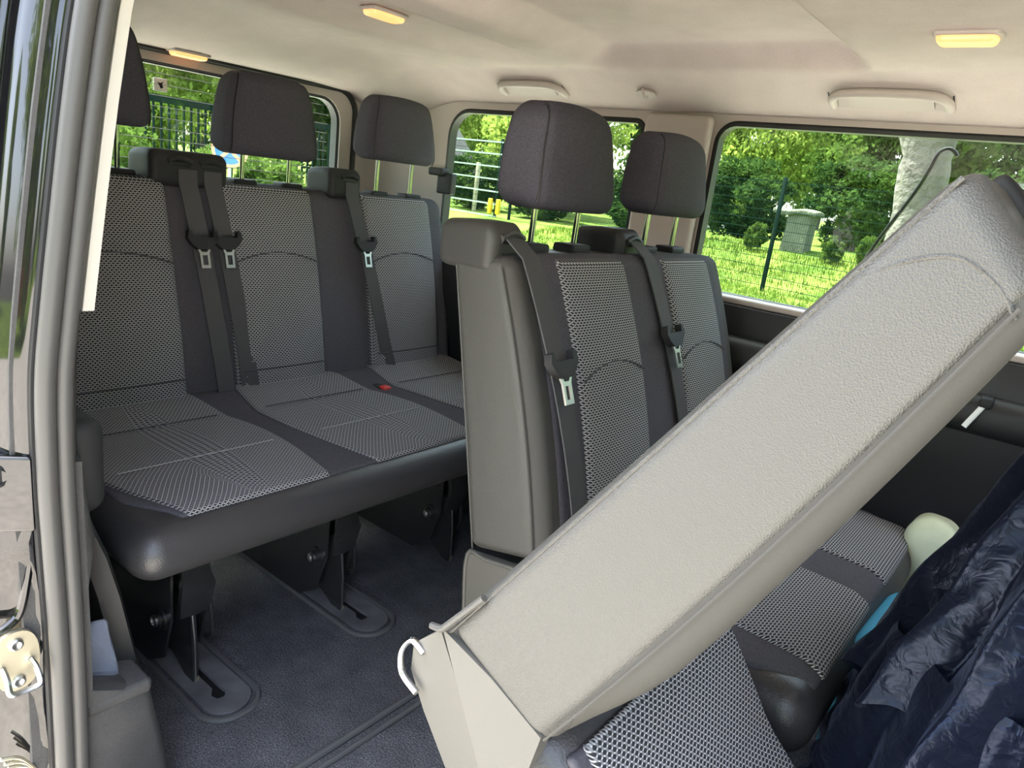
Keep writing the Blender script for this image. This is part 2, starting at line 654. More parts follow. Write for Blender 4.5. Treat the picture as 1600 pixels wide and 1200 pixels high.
def window(name, rect, radii, label, xplane=None):
    """pane with black gasket; side windows lie in the Y plane, the rear one in X"""
    x0, x1, z0, z1 = rect
    if xplane is None:
        f = lambda u, v, w: (u, YW + 0.030 + w, v)
        g = lambda u, v: (u, YW + 0.006, v)
    else:
        f = lambda u, v, w: (xplane - 0.030 - w, u, v)
        g = lambda u, v: (xplane + 0.0 - 0.004, u, v)
    o = rrect(x0 - 0.012, x1 + 0.012, z0 - 0.012, z1 + 0.012, radii, 7)
    V, F = plate(o, [], 0.004, f)
    w = struct(obj_from(name, V, F, GLASS, smooth=False), label)
    q = 0.010
    V, F = plate(rrect(x0 + 0.001, x1 - 0.001, z0 + 0.001, z1 - 0.001, radii, 7), [rrect(x0 + q, x1 - q, z0 + q, z1 - q, [max(0.012, k_ - q) for k_ in radii], 7)], 0.034, (lambda u, v, w: (u, YW - 0.004 + w, v)) if xplane is None else (lambda u, v, w: (xplane + 0.0 - w, u, v)))
    obj_from('frame_band', V, F, RUBBER_B, w, sharp=35)
    ring = [g(u, v) for u, v in rrect(x0, x1, z0, z1, radii, 7)]
    V, F = tube(ring, 0.0085, 6, closed=True)
    obj_from('gasket', V, F, RUBBER_B, w)
    return w


win_rs = window('window_1', W2, (0.035, 0.09, 0.06, 0.05), 'rear side window pane behind the rear bench')
win_ms = window('window_2', W3, (0.05, 0.055, 0.03, 0.05), 'large middle side window pane with black gasket')

V, F = tube(smooth_path([(-0.50, 1.988, 0.862), (-0.438, 1.988, 1.05), (-0.380, 1.988, 1.185), (-0.360, 1.988, 1.245), (-0.350, 1.988, 1.282), (-0.336, 1.988, 1.294), (-0.322, 1.988, 1.292), (-0.310, 1.988, 1.280)], 6), 0.0048, 8)
tag(obj_from('seal_strip', V, F, RUBBER_B, win_ms), 'thin black bent strip outside the pane')

# rear wall (tailgate) ------------------------------------------------------------------
XR = -2.25
WR = (0.57, 1.75, 0.93, 1.305)
outer = [(0.32, 0.0), (1.98, 0.0), (1.98, 1.40), (0.32, 1.40)]
hr = rrect(*WR, (0.085, 0.085, 0.06, 0.06), 7)
V, F = plate(outer, [hr], 0.036, lambda u, v, w: (XR - w, u, v))
wall_rear = struct(obj_from('wall_rear', V, F, TRIM_L, sharp=35), 'light grey tailgate trim around the rear window')
V, F = plate(rrect(0.50, 1.80, 0.90, 1.33, 0.07, 6), [rrect(0.571, 1.749, 0.931, 1.304, 0.084, 7)], 0.008, lambda u, v, w: (XR + 0.010 - w, u, v))
obj_from('window_surround', V, F, TRIM_L, wall_rear, sharp=35)
V, F = tube([(XR + 0.012, u, v) for u, v in rrect(0.49, 1.81, 0.89, 1.338, 0.08, 7)], 0.011, 6, closed=True)
obj_from('tailgate_seal', V, F, RUBBER_B, wall_rear)
win_r = window('window_3', WR, (0.085, 0.085, 0.06, 0.06), 'rear tailgate window pane with heating wires', xplane=XR)
for i in range(11):
    z = 0.965 + i * 0.031
    V, F = tube([(XR - 0.027, y, z) for y in (0.60, 1.72)], 0.0010, 4)
    obj_from('heating_wire', V, F, WELT, win_r)
# sticker on the rear pane
V, F = rb(XR - 0.028, XR - 0.0265, 1.095, 1.135, 1.225, 1.262, 0.0006, (1, 1, 1), 1)
stk = obj_from('sticker', V, F, WHITE, win_r)
tag(stk, 'small white square sticker with a black mark')
pts = [(0.0, -0.010), (0.008, -0.006), (0.004, 0.002), (0.009, 0.010), (-0.002, 0.005), (-0.009, 0.008), (-0.004, -0.002)]
V, F = plate(pts, [], 0.001, lambda u, v, w: (XR - 0.0265 + w, 1.115 + u, 1.243 + v))
obj_from('printed_mark', V, F, PLAS_B, stk, smooth=False)
# rounded corner pillars at the tailgate
for (yc, sg, nm) in ((1.945, 1, 'trim_1'), (0.375, -1, 'trim_2')):
    rings = []
    for z in np.linspace(0.60, 1.40, 9):
        rg = []
        for k in range(9):
            a = math.pi / 2 * k / 8
            rg.append((XR + 0.17 * (1 - math.sin(a)), yc - sg * 0.13 * (1 - math.cos(a)), z))
        rg.append((XR - 0.01, yc + sg * 0.02, z))
        rings.append(rg)
    V, F = loft(rings)
    struct(obj_from(nm, V, F, TRIM_L), 'rounded light grey corner pillar trim beside the tailgate, %s' % ('far side' if sg > 0 else 'door side'))

# near side wall behind the door opening ------------------------------------------------
SEAL = [(0.386, 1.238), (0.368, 1.130), (0.352, 1.018), (0.333, 0.878), (0.322, 0.779), (0.319, 0.648), (0.320, 0.554), (0.322, 0.402), (0.321, 0.182), (0.316, -0.02)]
SEAL = [(0.46, 1.50), (0.42, 1.40)] + SEAL


def seal_y(z):
    zz = np.array([p[1] for p in SEAL][::-1])
    yy = np.array([p[0] for p in SEAL][::-1])
    return np.interp(z, zz, yy)


spts = smooth_path([(y, z) for y, z in SEAL], 5)
# interior face of the wall
rings = []
for x in (-1.015, -1.03, -1.2, -1.6, -2.25):
    rg = []
    for z in np.linspace(0.0, 1.42, 24):
        rg.append((x, seal_y(z) + 0.056 + (0.008 if x < -1.02 else 0.0), z))
    for z in np.linspace(1.42, 0.0, 24):
        rg.append((x, seal_y(z) - 0.02, z))
    rings.append(rg)
V, F = loft(rings)
wall_right = struct(obj_from('wall_right', V, F, PLAS_M, sharp=50), 'charcoal side wall trim behind the sliding door opening')
# inner waist pad beside the rear bench
V, F = rbox(0.20, 0.060, 0.15, 0.028, (3, 2, 2), 4)
V = V + np.array([-1.13, 0.397, 0.630])
obj_from('side_pad', V, F, PLAS_B, wall_right)
# cream upper edge strip
cr = [(-0.998, seal_y(z) + 0.054, z) for z in np.linspace(0.873, 1.42, 22)]
V, F = strip(cr, (0, 1, 0), 0.014, 0.03)
obj_from('edge_strip', V, F, CREAM, wall_right)
# lower bulge of the trim with the door-pocket opening
zs = [0.0, 0.06, 0.14, 0.207, 0.247, 0.285, 0.389, 0.464, 0.528, 0.578, 0.66]
yr = [0.512, 0.502, 0.490, 0.478, 0.471, 0.466, 0.440, 0.418, 0.398, 0.392, 0.384]
rings = []
for z, y in zip(zs, yr):
    yi = seal_y(z) + 0.04
    d = 0.018
    if 0.25 < z < 0.50:
        yj = yi + 0.022
    else:
        yj = y
    rings.append([(-1.16, yi, z), (-1.02, yi, z), (-1.005, yi + 0.004, z), (-1.0, min(yi + 0.018, yj), z), (-1.0, max(yj - d, yi + 0.019), z), (-1.006, yj - d * 0.3, z), (-1.02, yj, z), (-1.16, yj, z)])
V, F = loft(rings)
obj_from('lower_trim', V, F, PLAS_M, wall_right, sharp=60)
# sloping back wall of the pocket
rings = []
for z, y in zip([0.0, 0.20, 0.29, 0.389, 0.464, 0.528, 0.60], [0.512, 0.486, 0.470, 0.452, 0.434, 0.412, 0.39]):
    rings.append([(-1.075, y - 0.03, z), (-1.06, y - 0.004, z), (-1.075, y + 0.004, z), (-1.40, y + 0.006, z), (-1.40, y - 0.03, z)])
V, F = loft(rings)
obj_from('pocket_wall', V, F, PLAS_D, wall_right, sharp=50)
V, F = rb(-1.11, -0.998, 0.372, 0.470, 0.236, 0.262, 0.009, (2, 2, 1), 3)
obj_from('pocket_lip', V, F, PLAS_M, wall_right)

# front end of the door opening: centre post, front door and bulkhead under the windscreen
V, F = plate([(0.26, 0.0), (1.12, 0.0), (1.12, 1.42), (0.26, 1.42)], [rrect(0.42, 1.02, 0.82, 1.30, 0.05, 5)], 0.06, lambda u, v, w: (u, 0.34 + w, v))
struct(obj_from('wall_front_door', V, F, PLAS_D, sharp=35), 'front door and centre post ahead of the sliding door opening')
V, F = box(1.08, 1.14, 0.32, 1.98, -0.04, 0.88)
struct(obj_from('wall_front', V, F, PLAS_D, smooth=False), 'dark bulkhead below the windscreen')

# door seal, two rubber lips following the opening ----------------------------------------
seal_path = [(-1.0, y, z) for y, z in spts]
rubber = thing('door_seal', 'grey double-lipped rubber door seal along the rear door post', 'door seal', (-1.0, 0.34, 0.0))
for off, r, mt in ((0.0115, 0.0125, RUBBER), (0.033, 0.0115, RUBBER)):
    V, F = tube([(-0.985, y + off, z) for y, z in spts], r, 12)
    obj_from('lip', V, F, mt, rubber)
V, F = strip([(-0.999, y + 0.0225, z) for y, z in spts], (0, 1, 0), 0.050, 0.012)
obj_from('backing', V, F, RUBBER_B, rubber)

# painted door post ---------------------------------------------------------------------
prof = [(0.006, -1.004), (-0.004, -1.004), (-0.010, -1.010), (-0.020, -1.021), (-0.028, -1.032), (-0.033, -1.040), (-0.036, -1.052), (-0.042, -1.056), (-0.046, -1.050), (-0.053, -1.054), (-0.062, -1.066), (-0.066, -1.080), (-0.074, -1.084), (-0.090, -1.10), (-0.115, -1.14), (-0.115, -1.30), (0.0, -1.30)]
rings = [[(dx, y + dy, z) for dy, dx in prof] for y, z in spts if z > 0.58]
V, F = loft(rings)
post = struct(obj_from('trim_3', V, F, PAINT, sharp=70), 'gloss black painted rear post of the sliding door opening')
lowz = [p for p in spts if p[1] <= 0.60]
prof2 = [(0.006, -1.012), (-0.006, -1.014), (-0.030, -1.026), (-0.060, -1.046), (-0.090, -1.072), (-0.115, -1.11), (-0.115, -1.30), (0.0, -1.30)]
rings = []
for i, (y, z) in enumerate(lowz):
    w = 0.006 * math.sin(z * 26) + 0.003 * math.sin(z * 61)
    rings.append([(dx + (w if k in (1, 2, 3) else 0) * (1 if k == 2 else 0.5), y + dy, z) for k, (dy, dx) in enumerate(prof2)])
V, F = loft(rings)
obj_from('lower_jamb', V, F, PAINT, post, sharp=70)
# flat end panel with bolt, above the lock
V, F = rb(-1.012, -0.994, 0.215, 0.3165, 0.575, 0.682, 0.004)
V[:, 0] += (V[:, 1] - 0.3165) * 0.75
pl = obj_from('end_panel', V, F, PAINT, post)
V, F = lathe([(0.001, 0.0), (0.014, 0.0), (0.0145, 0.004), (0.010, 0.006), (0.009, 0.003), (0.001, 0.003)], 18, 'X', (-1.018, 0.284, 0.655))
obj_from('cap_bolt', V, F, RUBBER_B, pl)
# pressed stiffener ridge and seam sealer bead
V, F = tube(smooth_path([(-1.018, 0.314, 0.520), (-1.016, 0.300, 0.455), (-1.016, 0.285, 0.435), (-1.018, 0.262, 0.425)], 6), 0.006, 8)
obj_from('stiffener', V, F, PAINT, post)
for k in range(3):
    V, F = tube(smooth_path([(-1.014, 0.262 + 0.004 * k, 0.225 - 0.01 * k), (-1.013, 0.284 + 0.004 * k, 0.215 - 0.01 * k), (-1.014, 0.303 + 0.003 * k, 0.183 - 0.01 * k)], 8), 0.0028, 6)
    obj_from('sealer_bead', V, F, ZINC, post)
# striker plate
st = thing('striker_plate', 'oval yellow-zinc striker plate with steel loop on the black door post', 'door striker', (-1.006, 0.287, 0.355))
ov = [(0.028 * math.copysign(abs(math.cos(a)) ** 0.8, math.cos(a)), 0.046 * math.copysign(abs(math.sin(a)) ** 0.8, math.sin(a))) for a in np.linspace(0, 2 * math.pi, 28, endpoint=False)]
V, F = plate(ov, [], 0.009, lambda u, v, w: (-1.012 + w, 0.287 + u, 0.383 + v))
obj_from('plate', V, F, ZINC, st, sharp=50)
V, F = tube(smooth_path([(-1.003, 0.270, 0.378), (-0.985, 0.269, 0.372), (-0.975, 0.269, 0.356), (-0.975, 0.280, 0.352), (-0.975, 0.295, 0.352), (-0.975, 0.305, 0.356), (-0.985, 0.305, 0.372), (-1.003, 0.304, 0.378)], 5), 0.0042, 8)
obj_from('loop', V, F, STEEL, st)
for dz in (0.027, -0.032):
    V, F = lathe([(0.001, 0.0), (0.009, 0.0), (0.009, 0.003), (0.006, 0.0045), (0.001, 0.003)], 14, 'X', (-1.003, 0.287, 0.383 + dz))
    obj_from('screw', V, F, STEEL, st)

# lamps ----------------------------------------------------------------------------------


def ceiling_lamp(label, x, y, z, lx, ly, tilt=0.0):
    t = thing('ceiling_lamp', label, 'lamp', (x, y, z), 'ceiling courtesy lamps')
    V, F = rbox(lx + 0.012, ly + 0.010, 0.008, 0.0035, (3, 3, 1), 2)
    m = np.abs(V)
    V[:, 0] *= 1 - 0.25 * (np.abs(V[:, 1]) / (ly / 2 + 0.005)) ** 3 * 0.5
    V[:, 2] += V[:, 0] * tilt + 0.001
    obj_from('bezel', V + np.array([x, y, z]), F, TRIM_L, t)
    V, F = rbox(lx, ly, 0.020, 0.0095, (4, 3, 1), 4)
    V[:, 0] *= 1 - 0.12 * (np.abs(V[:, 1]) / (ly / 2)) ** 3
    V[:, 2] += V[:, 0] * tilt - 0.004
    obj_from('lens', V + np.array([x, y, z]), F, LAMP, t)
    V, F = rb(x - 0.012, x + 0.012, y + ly / 2 - 0.002, y + ly / 2 + 0.004, z - 0.006, z + 0.001, 0.001)
    obj_from('switch', V, F, PLAS_D, t)
    return t


ceiling_lamp('lit oval ceiling lamp above the middle side window', -0.262, 1.47, float(ceil_z(np.array([-0.262]), np.array([1.47]))[0]) - 0.003, 0.092, 0.050)
ceiling_lamp('lit narrow lamp recessed in the ceiling above the rear bench', -1.455, 1.245, float(ceil_z(np.array([-1.455]), np.array([1.245]))[0]) - 0.007, 0.05, 0.10)
ceiling_lamp('lit narrow lamp at the rear edge of the ceiling by the tailgate', -2.20, 1.16, float(ceil_z(np.array([-2.20]), np.array([1.16]))[0]) - 0.002, 0.05, 0.10)


def grab_handle(label, xc, ln_, z):
    y = 1.860
    t = thing('grab_handle', label, 'handle', (xc, y, z - 0.03), 'fold-down ceiling grab handles')
    o = rrect(-ln_ / 2, ln_ / 2, -0.042, 0.040, (0.036, 0.036, 0.016, 0.016), 6)
    f = lambda u, v, w: (xc + u, y - 0.90 * v - 0.43 * w, z + 0.43 * v - 0.90 * w)
    V, F = plate(o, [], 0.010, f)
    obj_from('recess_plate', V, F, TRIM_L, t, sharp=45)
    a, b = ln_ / 2 - 0.012, 0.0
    path = smooth_path([f(-a, -0.036, 0.010), f(-a + 0.004, 0.002, 0.016), f(-a + 0.035, 0.026, 0.020), f(0, 0.030, 0.020), f(a - 0.035, 0.026, 0.020), f(a - 0.004, 0.002, 0.016), f(a, -0.036, 0.010)], 6)
    V, F = tube(path, 0.0105, 10)
    obj_from('grip', V, F, TRIM_L, t)
    V, F = plate(rrect(-a + 0.04, a - 0.03, -0.036, 0.008, 0.006, 4), [], 0.010, lambda u, v, w: f(u, v, w + 0.006))
    obj_from('inner_panel', V, F, TRIM_L, t, sharp=45)
    for s in (-1, 1):
        q = [f(s * (a + 0.007), v, 0.008) for v in (-0.030, -0.008, 0.014)]
        V, F = tube(q, 0.003, 6)
        obj_from('hinge', V, F, PLAS_D, t)


grab_handle('ceiling grab handle behind the middle bench headrest', -1.475, 0.26, 1.390)
grab_handle('ceiling grab handle above the middle side window', -0.455, 0.27, 1.390)


def coat_hook(label, x, y, z, dx=0.0):
    t = thing('coat_hook', label, 'hook', (x, y, z - 0.02), 'coat hooks on the headliner edge')
    pts = [(0.030 * math.cos(a), 0.021 * math.sin(a)) for a in np.linspace(0, 2 * math.pi, 20, endpoint=False)]
    V, F = plate(pts, [], 0.006, lambda u, v, w: (x + u, y - v * 0.9 - w * 0.43, z + v * 0.43 - w * 0.9))
    obj_from('rosette', V, F, TRIM_L, t, sharp=45)
    V, F = tube(smooth_path([(x - 0.008, y - 0.006, z + 0.010), (x - 0.002, y - 0.018, z + 0.008), (x + 0.006, y - 0.024, z - 0.002), (x + 0.010, y - 0.020, z - 0.012), (x + 0.012, y - 0.010, z - 0.010)], 5), 0.004, 8)
    obj_from('hook', V, F, TRIM_L, t)


coat_hook('small coat hook on the headliner above the centre pillar', -1.075, 1.862, 1.374)
coat_hook('small coat hook by the tailgate corner', -2.13, 1.80, 1.315)

# hinged quarter window latch
t = thing('window_latch', 'dark hinged latch at the rear edge of the rear side window', 'latch', (-1.90, 1.92, 1.02))
V, F = rb(-1.93, -1.86, 1.900, 1.945, 1.085, 1.112, 0.008, (2, 1, 1), 3)
obj_from('lever', V, F, PLAS_B, t)
V, F = rb(-1.895, -1.825, 1.915, 1.945, 1.025, 1.098, 0.006)
obj_from('housing', V, F, PLAS_B, t)

# ================================================================== FLOOR ANCHOR PLATES


def anchor_plate(label, yc, x1, x0, w=0.100):
    t = thing('anchor_plate', label, 'floor plate', (x1, yc, 0.0), 'floor anchor plates under the rear bench')
    o = rrect(x0, x1, yc - w / 2, yc + w / 2, (w * 0.48, w * 0.48, 0.01, 0.01)[:0] or (w * 0.48, 0.01, 0.01, w * 0.48), 10)
    slot = rrect(x1 - 0.24, x1 - 0.055, yc - 0.007, yc + 0.007, 0.006, 4)
    sl2 = []
    # slot with a hooked end
    sl = [(x1 - 0.30, yc - 0.008), (x1 - 0.085, yc - 0.008), (x1 - 0.068, yc - 0.020), (x1 - 0.052, yc - 0.016), (x1 - 0.050, yc - 0.002), (x1 - 0.062, yc + 0.010), (x1 - 0.085, yc + 0.008), (x1 - 0.30, yc + 0.008)]
    V, F = plate(o, [sl], 0.008, lambda u, v, q: (u, v, 0.001 + q))
    obj_from('cover', V, F, PLATE, t, sharp=35)
    o2 = rrect(x0, x1 + 0.012, yc - w / 2 - 0.012, yc + w / 2 + 0.012, (w * 0.56, 0.01, 0.01, w * 0.56), 10)
    V, F = tube([(u, v, 0.003) for u, v in o2], 0.007, 6, closed=True)
    obj_from('binding', V, F, WELT, t)
    V, F = plate(sl, [], 0.001, lambda u, v, q: (u, v, 0.0005 + q))
    obj_from('slot_bottom', V, F, RUBBER_B, t)


anchor_plate('rounded floor anchor plate nearest the door post', 0.690, -1.105, -1.75)
anchor_plate('rounded floor anchor plate in the middle of the carpet', 1.085, -1.125, -1.75)


# ================================================================== SEATS
class Seat:
    """measures of one seat or bench: backrest rear and front edge lines and the cushion profile"""
    def __init__(s, dx=0.0, rear=((-0.768, 0.432), (-0.887, 0.985)), front=((-0.606, 0.470), (-0.768, 0.985)), cush=(-0.66, -0.135, 0.345, 0.44, 0.462), bulge=0.018):
        s.rear, s.front, s.cush, s.bulge = rear, front, cush, bulge
        s.L = math.hypot(rear[1][0] - rear[0][0], rear[1][1] - rear[0][1])
        s.T = 0.145

    def B(s, t, y, h):
        """t 0 rear..1 front (may exceed), h 0..1 up the backrest"""
        t, y, h = np.broadcast_arrays(np.asarray(t, float), np.asarray(y, float), np.asarray(h, float))
        rx = s.rear[0][0] + (s.rear[1][0] - s.rear[0][0]) * h
        rz = s.rear[0][1] + (s.rear[1][1] - s.rear[0][1]) * h
        fx = s.front[0][0] + (s.front[1][0] - s.front[0][0]) * h + s.bulge * np.sin(np.clip(h, 0, 1) * math.pi) ** 0.8
        fz = s.front[0][1] + (s.front[1][1] - s.front[0][1]) * h
        return np.stack([rx + (fx - rx) * t, y, rz + (fz - rz) * t], -1)

    def pad(s, t0, t1, y0, y1, h0, h1, r, n=(1, 8, 14), k=3, puff=0.0, edge=None, foot=0.0):
        """rounded pad in backrest coordinates; returns V, F, uv"""
        th = (t1 - t0) * s.T
        V, F = rbox(th, y1 - y0, (h1 - h0) * s.L, r, n, k)
        uv = np.stack([V[:, 1] + (y0 + y1) / 2, V[:, 2] + V[:, 0] * 0.3], 1)
        u = V[:, 1] / ((y1 - y0) / 2)
        w = V[:, 2] / ((h1 - h0) * s.L / 2)
        tt = (t0 + t1) / 2 + V[:, 0] / s.T
        tt = tt + puff / s.T * (1 - np.abs(u) ** 2.5) * (1 - np.abs(w) ** 4) * (V[:, 0] > 0)
        tt = tt - foot * (1 - sstep(0.0, 0.32, V[:, 2] / s.L + (h0 + h1) / 2)) * (V[:, 0] > 0)
        yy = V[:, 1] + (y0 + y1) / 2
        if edge is not None:
            yy = edge(yy, (V[:, 2] / s.L) + (h0 + h1) / 2)
        P = s.B(tt, yy, (h0 + h1) / 2 + V[:, 2] / s.L)
        return P, F, uv

    def top(s, x):
        xr, xf, zb, zr, zf = s.cush
        r = 0.055
        z = zr + (zf - zr) * (x - xr) / (xf - xr) + 0.010 * np.sin(np.clip((x - xr) / (xf - xr), 0, 1) * math.pi * 1.3 - 0.5)
        z = z + 0.034 * np.clip((xr + 0.21 - x) / 0.13, 0, 1)
        d = np.clip(x - (xf - r), 0, r)
        return z - (r - np.sqrt(np.maximum(r * r - d * d, 0)))

    def cushion(s, y0, y1, n=(12, 16, 2)):
        xr, xf, zb, zr, zf = s.cush
        H = (zr + zf) / 2 - zb
        V, F = rbox(xf - xr, y1 - y0, H, 0.05, n, 5)
        x = V[:, 0] + (xr + xf) / 2
        t = V[:, 2] / H + 0.5
        zt = zr + (zf - zr) * (x - xr) / (xf - xr) + 0.010 * np.sin(np.clip((x - xr) / (xf - xr), 0, 1) * math.pi * 1.3 - 0.5)
        zt = zt + 0.034 * np.clip((xr + 0.21 - x) / 0.13, 0, 1)
        bot = zb + 0.02 * sstep(xf - 0.25, xf - 0.5, x)
        P = np.stack([x, V[:, 1] + (y0 + y1) / 2, bot + (zt - bot) * t], 1)
        return P, F

    def cpad(s, x0, x1, y0, y1, th=0.014, n=(14, 10, 1), lift=0.004, edge=None):
        V, F = rbox(x1 - x0, y1 - y0, th, th * 0.45, n, 3)
        x = V[:, 0] + (x0 + x1) / 2
        y = V[:, 1] + (y0 + y1) / 2
        uv = np.stack([y, x - V[:, 2]], 1)
        if edge is not None:
            y = edge(x, y)
        P = np.stack([x, y, s.top(x) + V[:, 2] + lift - th / 2 + 0.004], 1)
        return P, F, uv


def headrest(root, S, yc, zb, xc, zslot, w=0.262, hgt=0.20, lean=-0.10, d=0.112):
    """padded headrest with two chrome posts, a part of its seat"""
    r = 0.034

    def shape(V):
        V = np.array(V, float)
        u = V[:, 2] / hgt + 0.5
        V[:, 1] *= 1.03 - 0.25 * u ** 2.1
        V[:, 2] += 0.012 * (1 - (V[:, 1] / (w / 2)) ** 2) * (u > 0.5)
        V[:, 0] *= 1.0 - 0.20 * u ** 2
        V[:, 0] += 0.004 * (1 - (V[:, 1] / (w / 2)) ** 2) * (V[:, 0] > 0) - 0.014 * (V[:, 1] / (w / 2)) ** 2
        V[:, 0] += V[:, 2] * lean
        return V + np.array([xc, yc, zb + hgt / 2])
    V, F = rbox(d, w, hgt, r, (3, 6, 5), 6)
    hr_ = obj_from('headrest', shape(V), F, FAB_H, root)
    # sewn seams down both front edges and over the top
    a = math.radians(38)
    for sgn in (-1, 1):
        ex, ey = d / 2 - r, sgn * (w / 2 - r)
        cu = [(ex + r * math.cos(a) * math.cos(b_), ey + sgn * r * math.sin(a), -hgt / 2 + r - r * math.sin(b_)) for b_ in np.linspace(1.0, 0, 5)]
        cu += [(ex + r * math.cos(a), ey + sgn * r * math.sin(a), z_) for z_ in np.linspace(-hgt / 2 + r, hgt / 2 - r, 9)[1:-1]]
        cu += [(ex + r * math.cos(a) * math.cos(b_), ey + sgn * r * math.sin(a), hgt / 2 - r + r * math.sin(b_) * 0.9) for b_ in np.linspace(0, 1.4, 6)]
        V, F = tube(shape(cu), 0.0019, 5)
        obj_from('seam', V, F, RUBBER_B, hr_)
    for sgn in (-1, 1):
        y = yc + sgn * 0.073
        V, F = tube([(xc - 0.012 + 0.010, y, zslot - 0.01), (xc - 0.004 + 0.004, y, zb + 0.03)], 0.0062, 12)
        obj_from('post', V, F, CHROME, hr_)
        V, F = rb(xc - 0.030, xc + 0.022, y - 0.034, y + 0.034, zslot - 0.012, zslot + 0.007, 0.006, (2, 2, 1), 3)
        obj_from('post_guide', V, F, PLAS_B, hr_)
    return hr_


def belt_outlet(root, x0, x1, y0, y1, z0, z1, mat, slots):
    V, F = rbox(x1 - x0, y1 - y0, z1 - z0, 0.020, (4, 4, 3), 4)
    u = V[:, 0] / (x1 - x0) + 0.5
    V[:, 2] -= 0.016 * np.clip(0.45 - u, 0, 1) * (V[:, 2] > 0)
    V[:, 2] -= 0.012 * np.clip(u - 0.85, 0, 1) * 4 * (V[:, 2] > 0)
    o = obj_from('belt_outlet', V + np.array([(x0 + x1) / 2, (y0 + y1) / 2, (z0 + z1) / 2]), F, mat, root)
    for y in slots:
        pts = [(x1 + 0.001, y + a, z1 - 0.022 + 0.006 * math.cos(a * 70)) for a in np.linspace(-0.030, 0.030, 9)]
        V, F = tube(pts, 0.006, 8)
        obj_from('slot_rim', V, F, mat, o)
        V, F = rb(x1 - 0.010, x1 + 0.002, y - 0.028, y + 0.028, z1 - 0.036, z1 - 0.024, 0.003)
        obj_from('slot_opening', V, F, RUBBER_B, o)
    return o


def belt(root, S, ytop, ybot, htongue, ztop, hb=0.01, off=1.22, width=0.047, xtop=None, twist=0.0):
    """belt webbing running down a backrest front with its tongue"""
    pts, wv = [], []
    n = 22
    hs = np.linspace(0.985, hb, n)
    for i, h in enumerate(hs):
        f = (0.985 - h) / (0.985 - hb)
        y = ytop + (ybot - ytop) * f
        p = S.B(off, y, h)
        pts.append(p)
        a = twist * max(0, f - 0.75) * 4
        wv.append((math.sin(a), math.cos(a), 0))
    if xtop is not None:
        pts.insert(0, np.array([xtop, ytop, ztop]))
        wv.insert(0, (0, 1, 0))
    b = obj_from('belt', *strip(pts, np.array(wv), width, 0.003), BELT, root, sharp=30)
    # tongue
    f = (0.985 - htongue) / (0.985 - hb)
    y = ytop + (ybot - ytop) * f
    c = S.B(off + 0.06, y, htongue)
    up = S.B(1.2, y, htongue + 0.05) - S.B(1.2, y, htongue - 0.05)
    up /= np.linalg.norm(up)
    nn = np.array([up[2], 0, -up[0]])
    nn = nn if nn[0] > 0 else -nn
    yv = np.array([0, 1, 0.0])
    f3 = lambda u, v, w: c + yv * u + up * v + nn * (w - 0.006)
    body = [(-0.040, 0.004), (-0.036, 0.020), (-0.028, 0.022), (-0.026, 0.006), (0.026, 0.006), (0.028, 0.022), (0.036, 0.020), (0.040, 0.004), (0.030, -0.012), (0.016, -0.024), (-0.016, -0.024), (-0.030, -0.012)]
    V, F = plate(body, [], 0.016, f3)
    tg = obj_from('tongue', V, F, PLAS_B, b, sharp=50)
    met = [(-0.018, -0.020), (-0.0125, -0.034), (-0.0125, -0.070), (0.0125, -0.070), (0.0125, -0.034), (0.018, -0.020), (0.012, -0.020), (0.007, -0.030), (-0.007, -0.030), (-0.012, -0.020)]
    V, F = plate(met, [[(-0.0065, -0.038), (0.0065, -0.038), (0.0065, -0.062), (-0.0065, -0.062)]], 0.004, lambda u, v, w: f3(u, v, w + 0.008))
    # third level is the tongue: the metal is its sibling under the belt
    mm = obj_from('tongue_plate', V, F, STEEL, b, smooth=False)
    tag(mm, 'bright steel buckle plate with slot')
    return b


def arc_seam(root, S, y0, y1, h, rise, off=1.16):
    pts = [S.B(off, y, h + rise * (1 - ((y - (y0 + y1) / 2) / ((y1 - y0) / 2)) ** 2)) for y in np.linspace(y0, y1, 16)]
    V, F = tube(pts, 0.0022, 5)
    return obj_from('seam', V, F, FAB_D, root)


# ------------------------------------------------------------------ rear three-seat bench
SR = Seat(rear=((-1.80, 0.42), (-1.925, 1.005)), front=((-1.672, 0.42), (-1.800, 1.005)), cush=(-1.74, -1.052, 0.378, 0.445, 0.478), bulge=0.012)
rbch = thing('rear_bench', 'three-seat rear bench in black fabric with woven grey patterned panels', 'bench seat', (-1.45, 1.16, 0.0))
P, F, uv = SR.pad(0.0, 1.0, 0.475, 1.855, 0.0, 1.0, 0.035, (2, 24, 8), 4)
obj_from('backrest', P, F, FAB_D, rbch)
for (a, b) in ((0.555, 0.880), (1.020, 1.300), (1.480, 1.770)):
    P, F, uv = SR.pad(0.80, 1.16, a, b, 0.03, 0.995, 0.020, (1, 10, 18), 4, puff=0.010)
    ins = obj_from('backrest_panel', P, F, WOVEN, rbch, uv=uv)
    arc_seam(ins, SR, a + 0.01, b - 0.01, 0.665, 0.045, 1.225)
    arc_seam(ins, SR, a + 0.01, b - 0.01, 0.19, 0.0, 1.215)
P, F = SR.cushion(0.475, 1.86, (14, 24, 2))
obj_from('cushion', P, F, VINYL_B, rbch)
P, F, uv = SR.cpad(-1.70, -1.100, 0.515, 1.82, 0.012, (24, 24, 1), 0.0005, lambda x, y: y + 0.055 * sstep(-1.22, -1.10, x) * sstep(0.60, 0.515, y))
obj_from('cushion_cover', P, F, FAB_D, rbch)
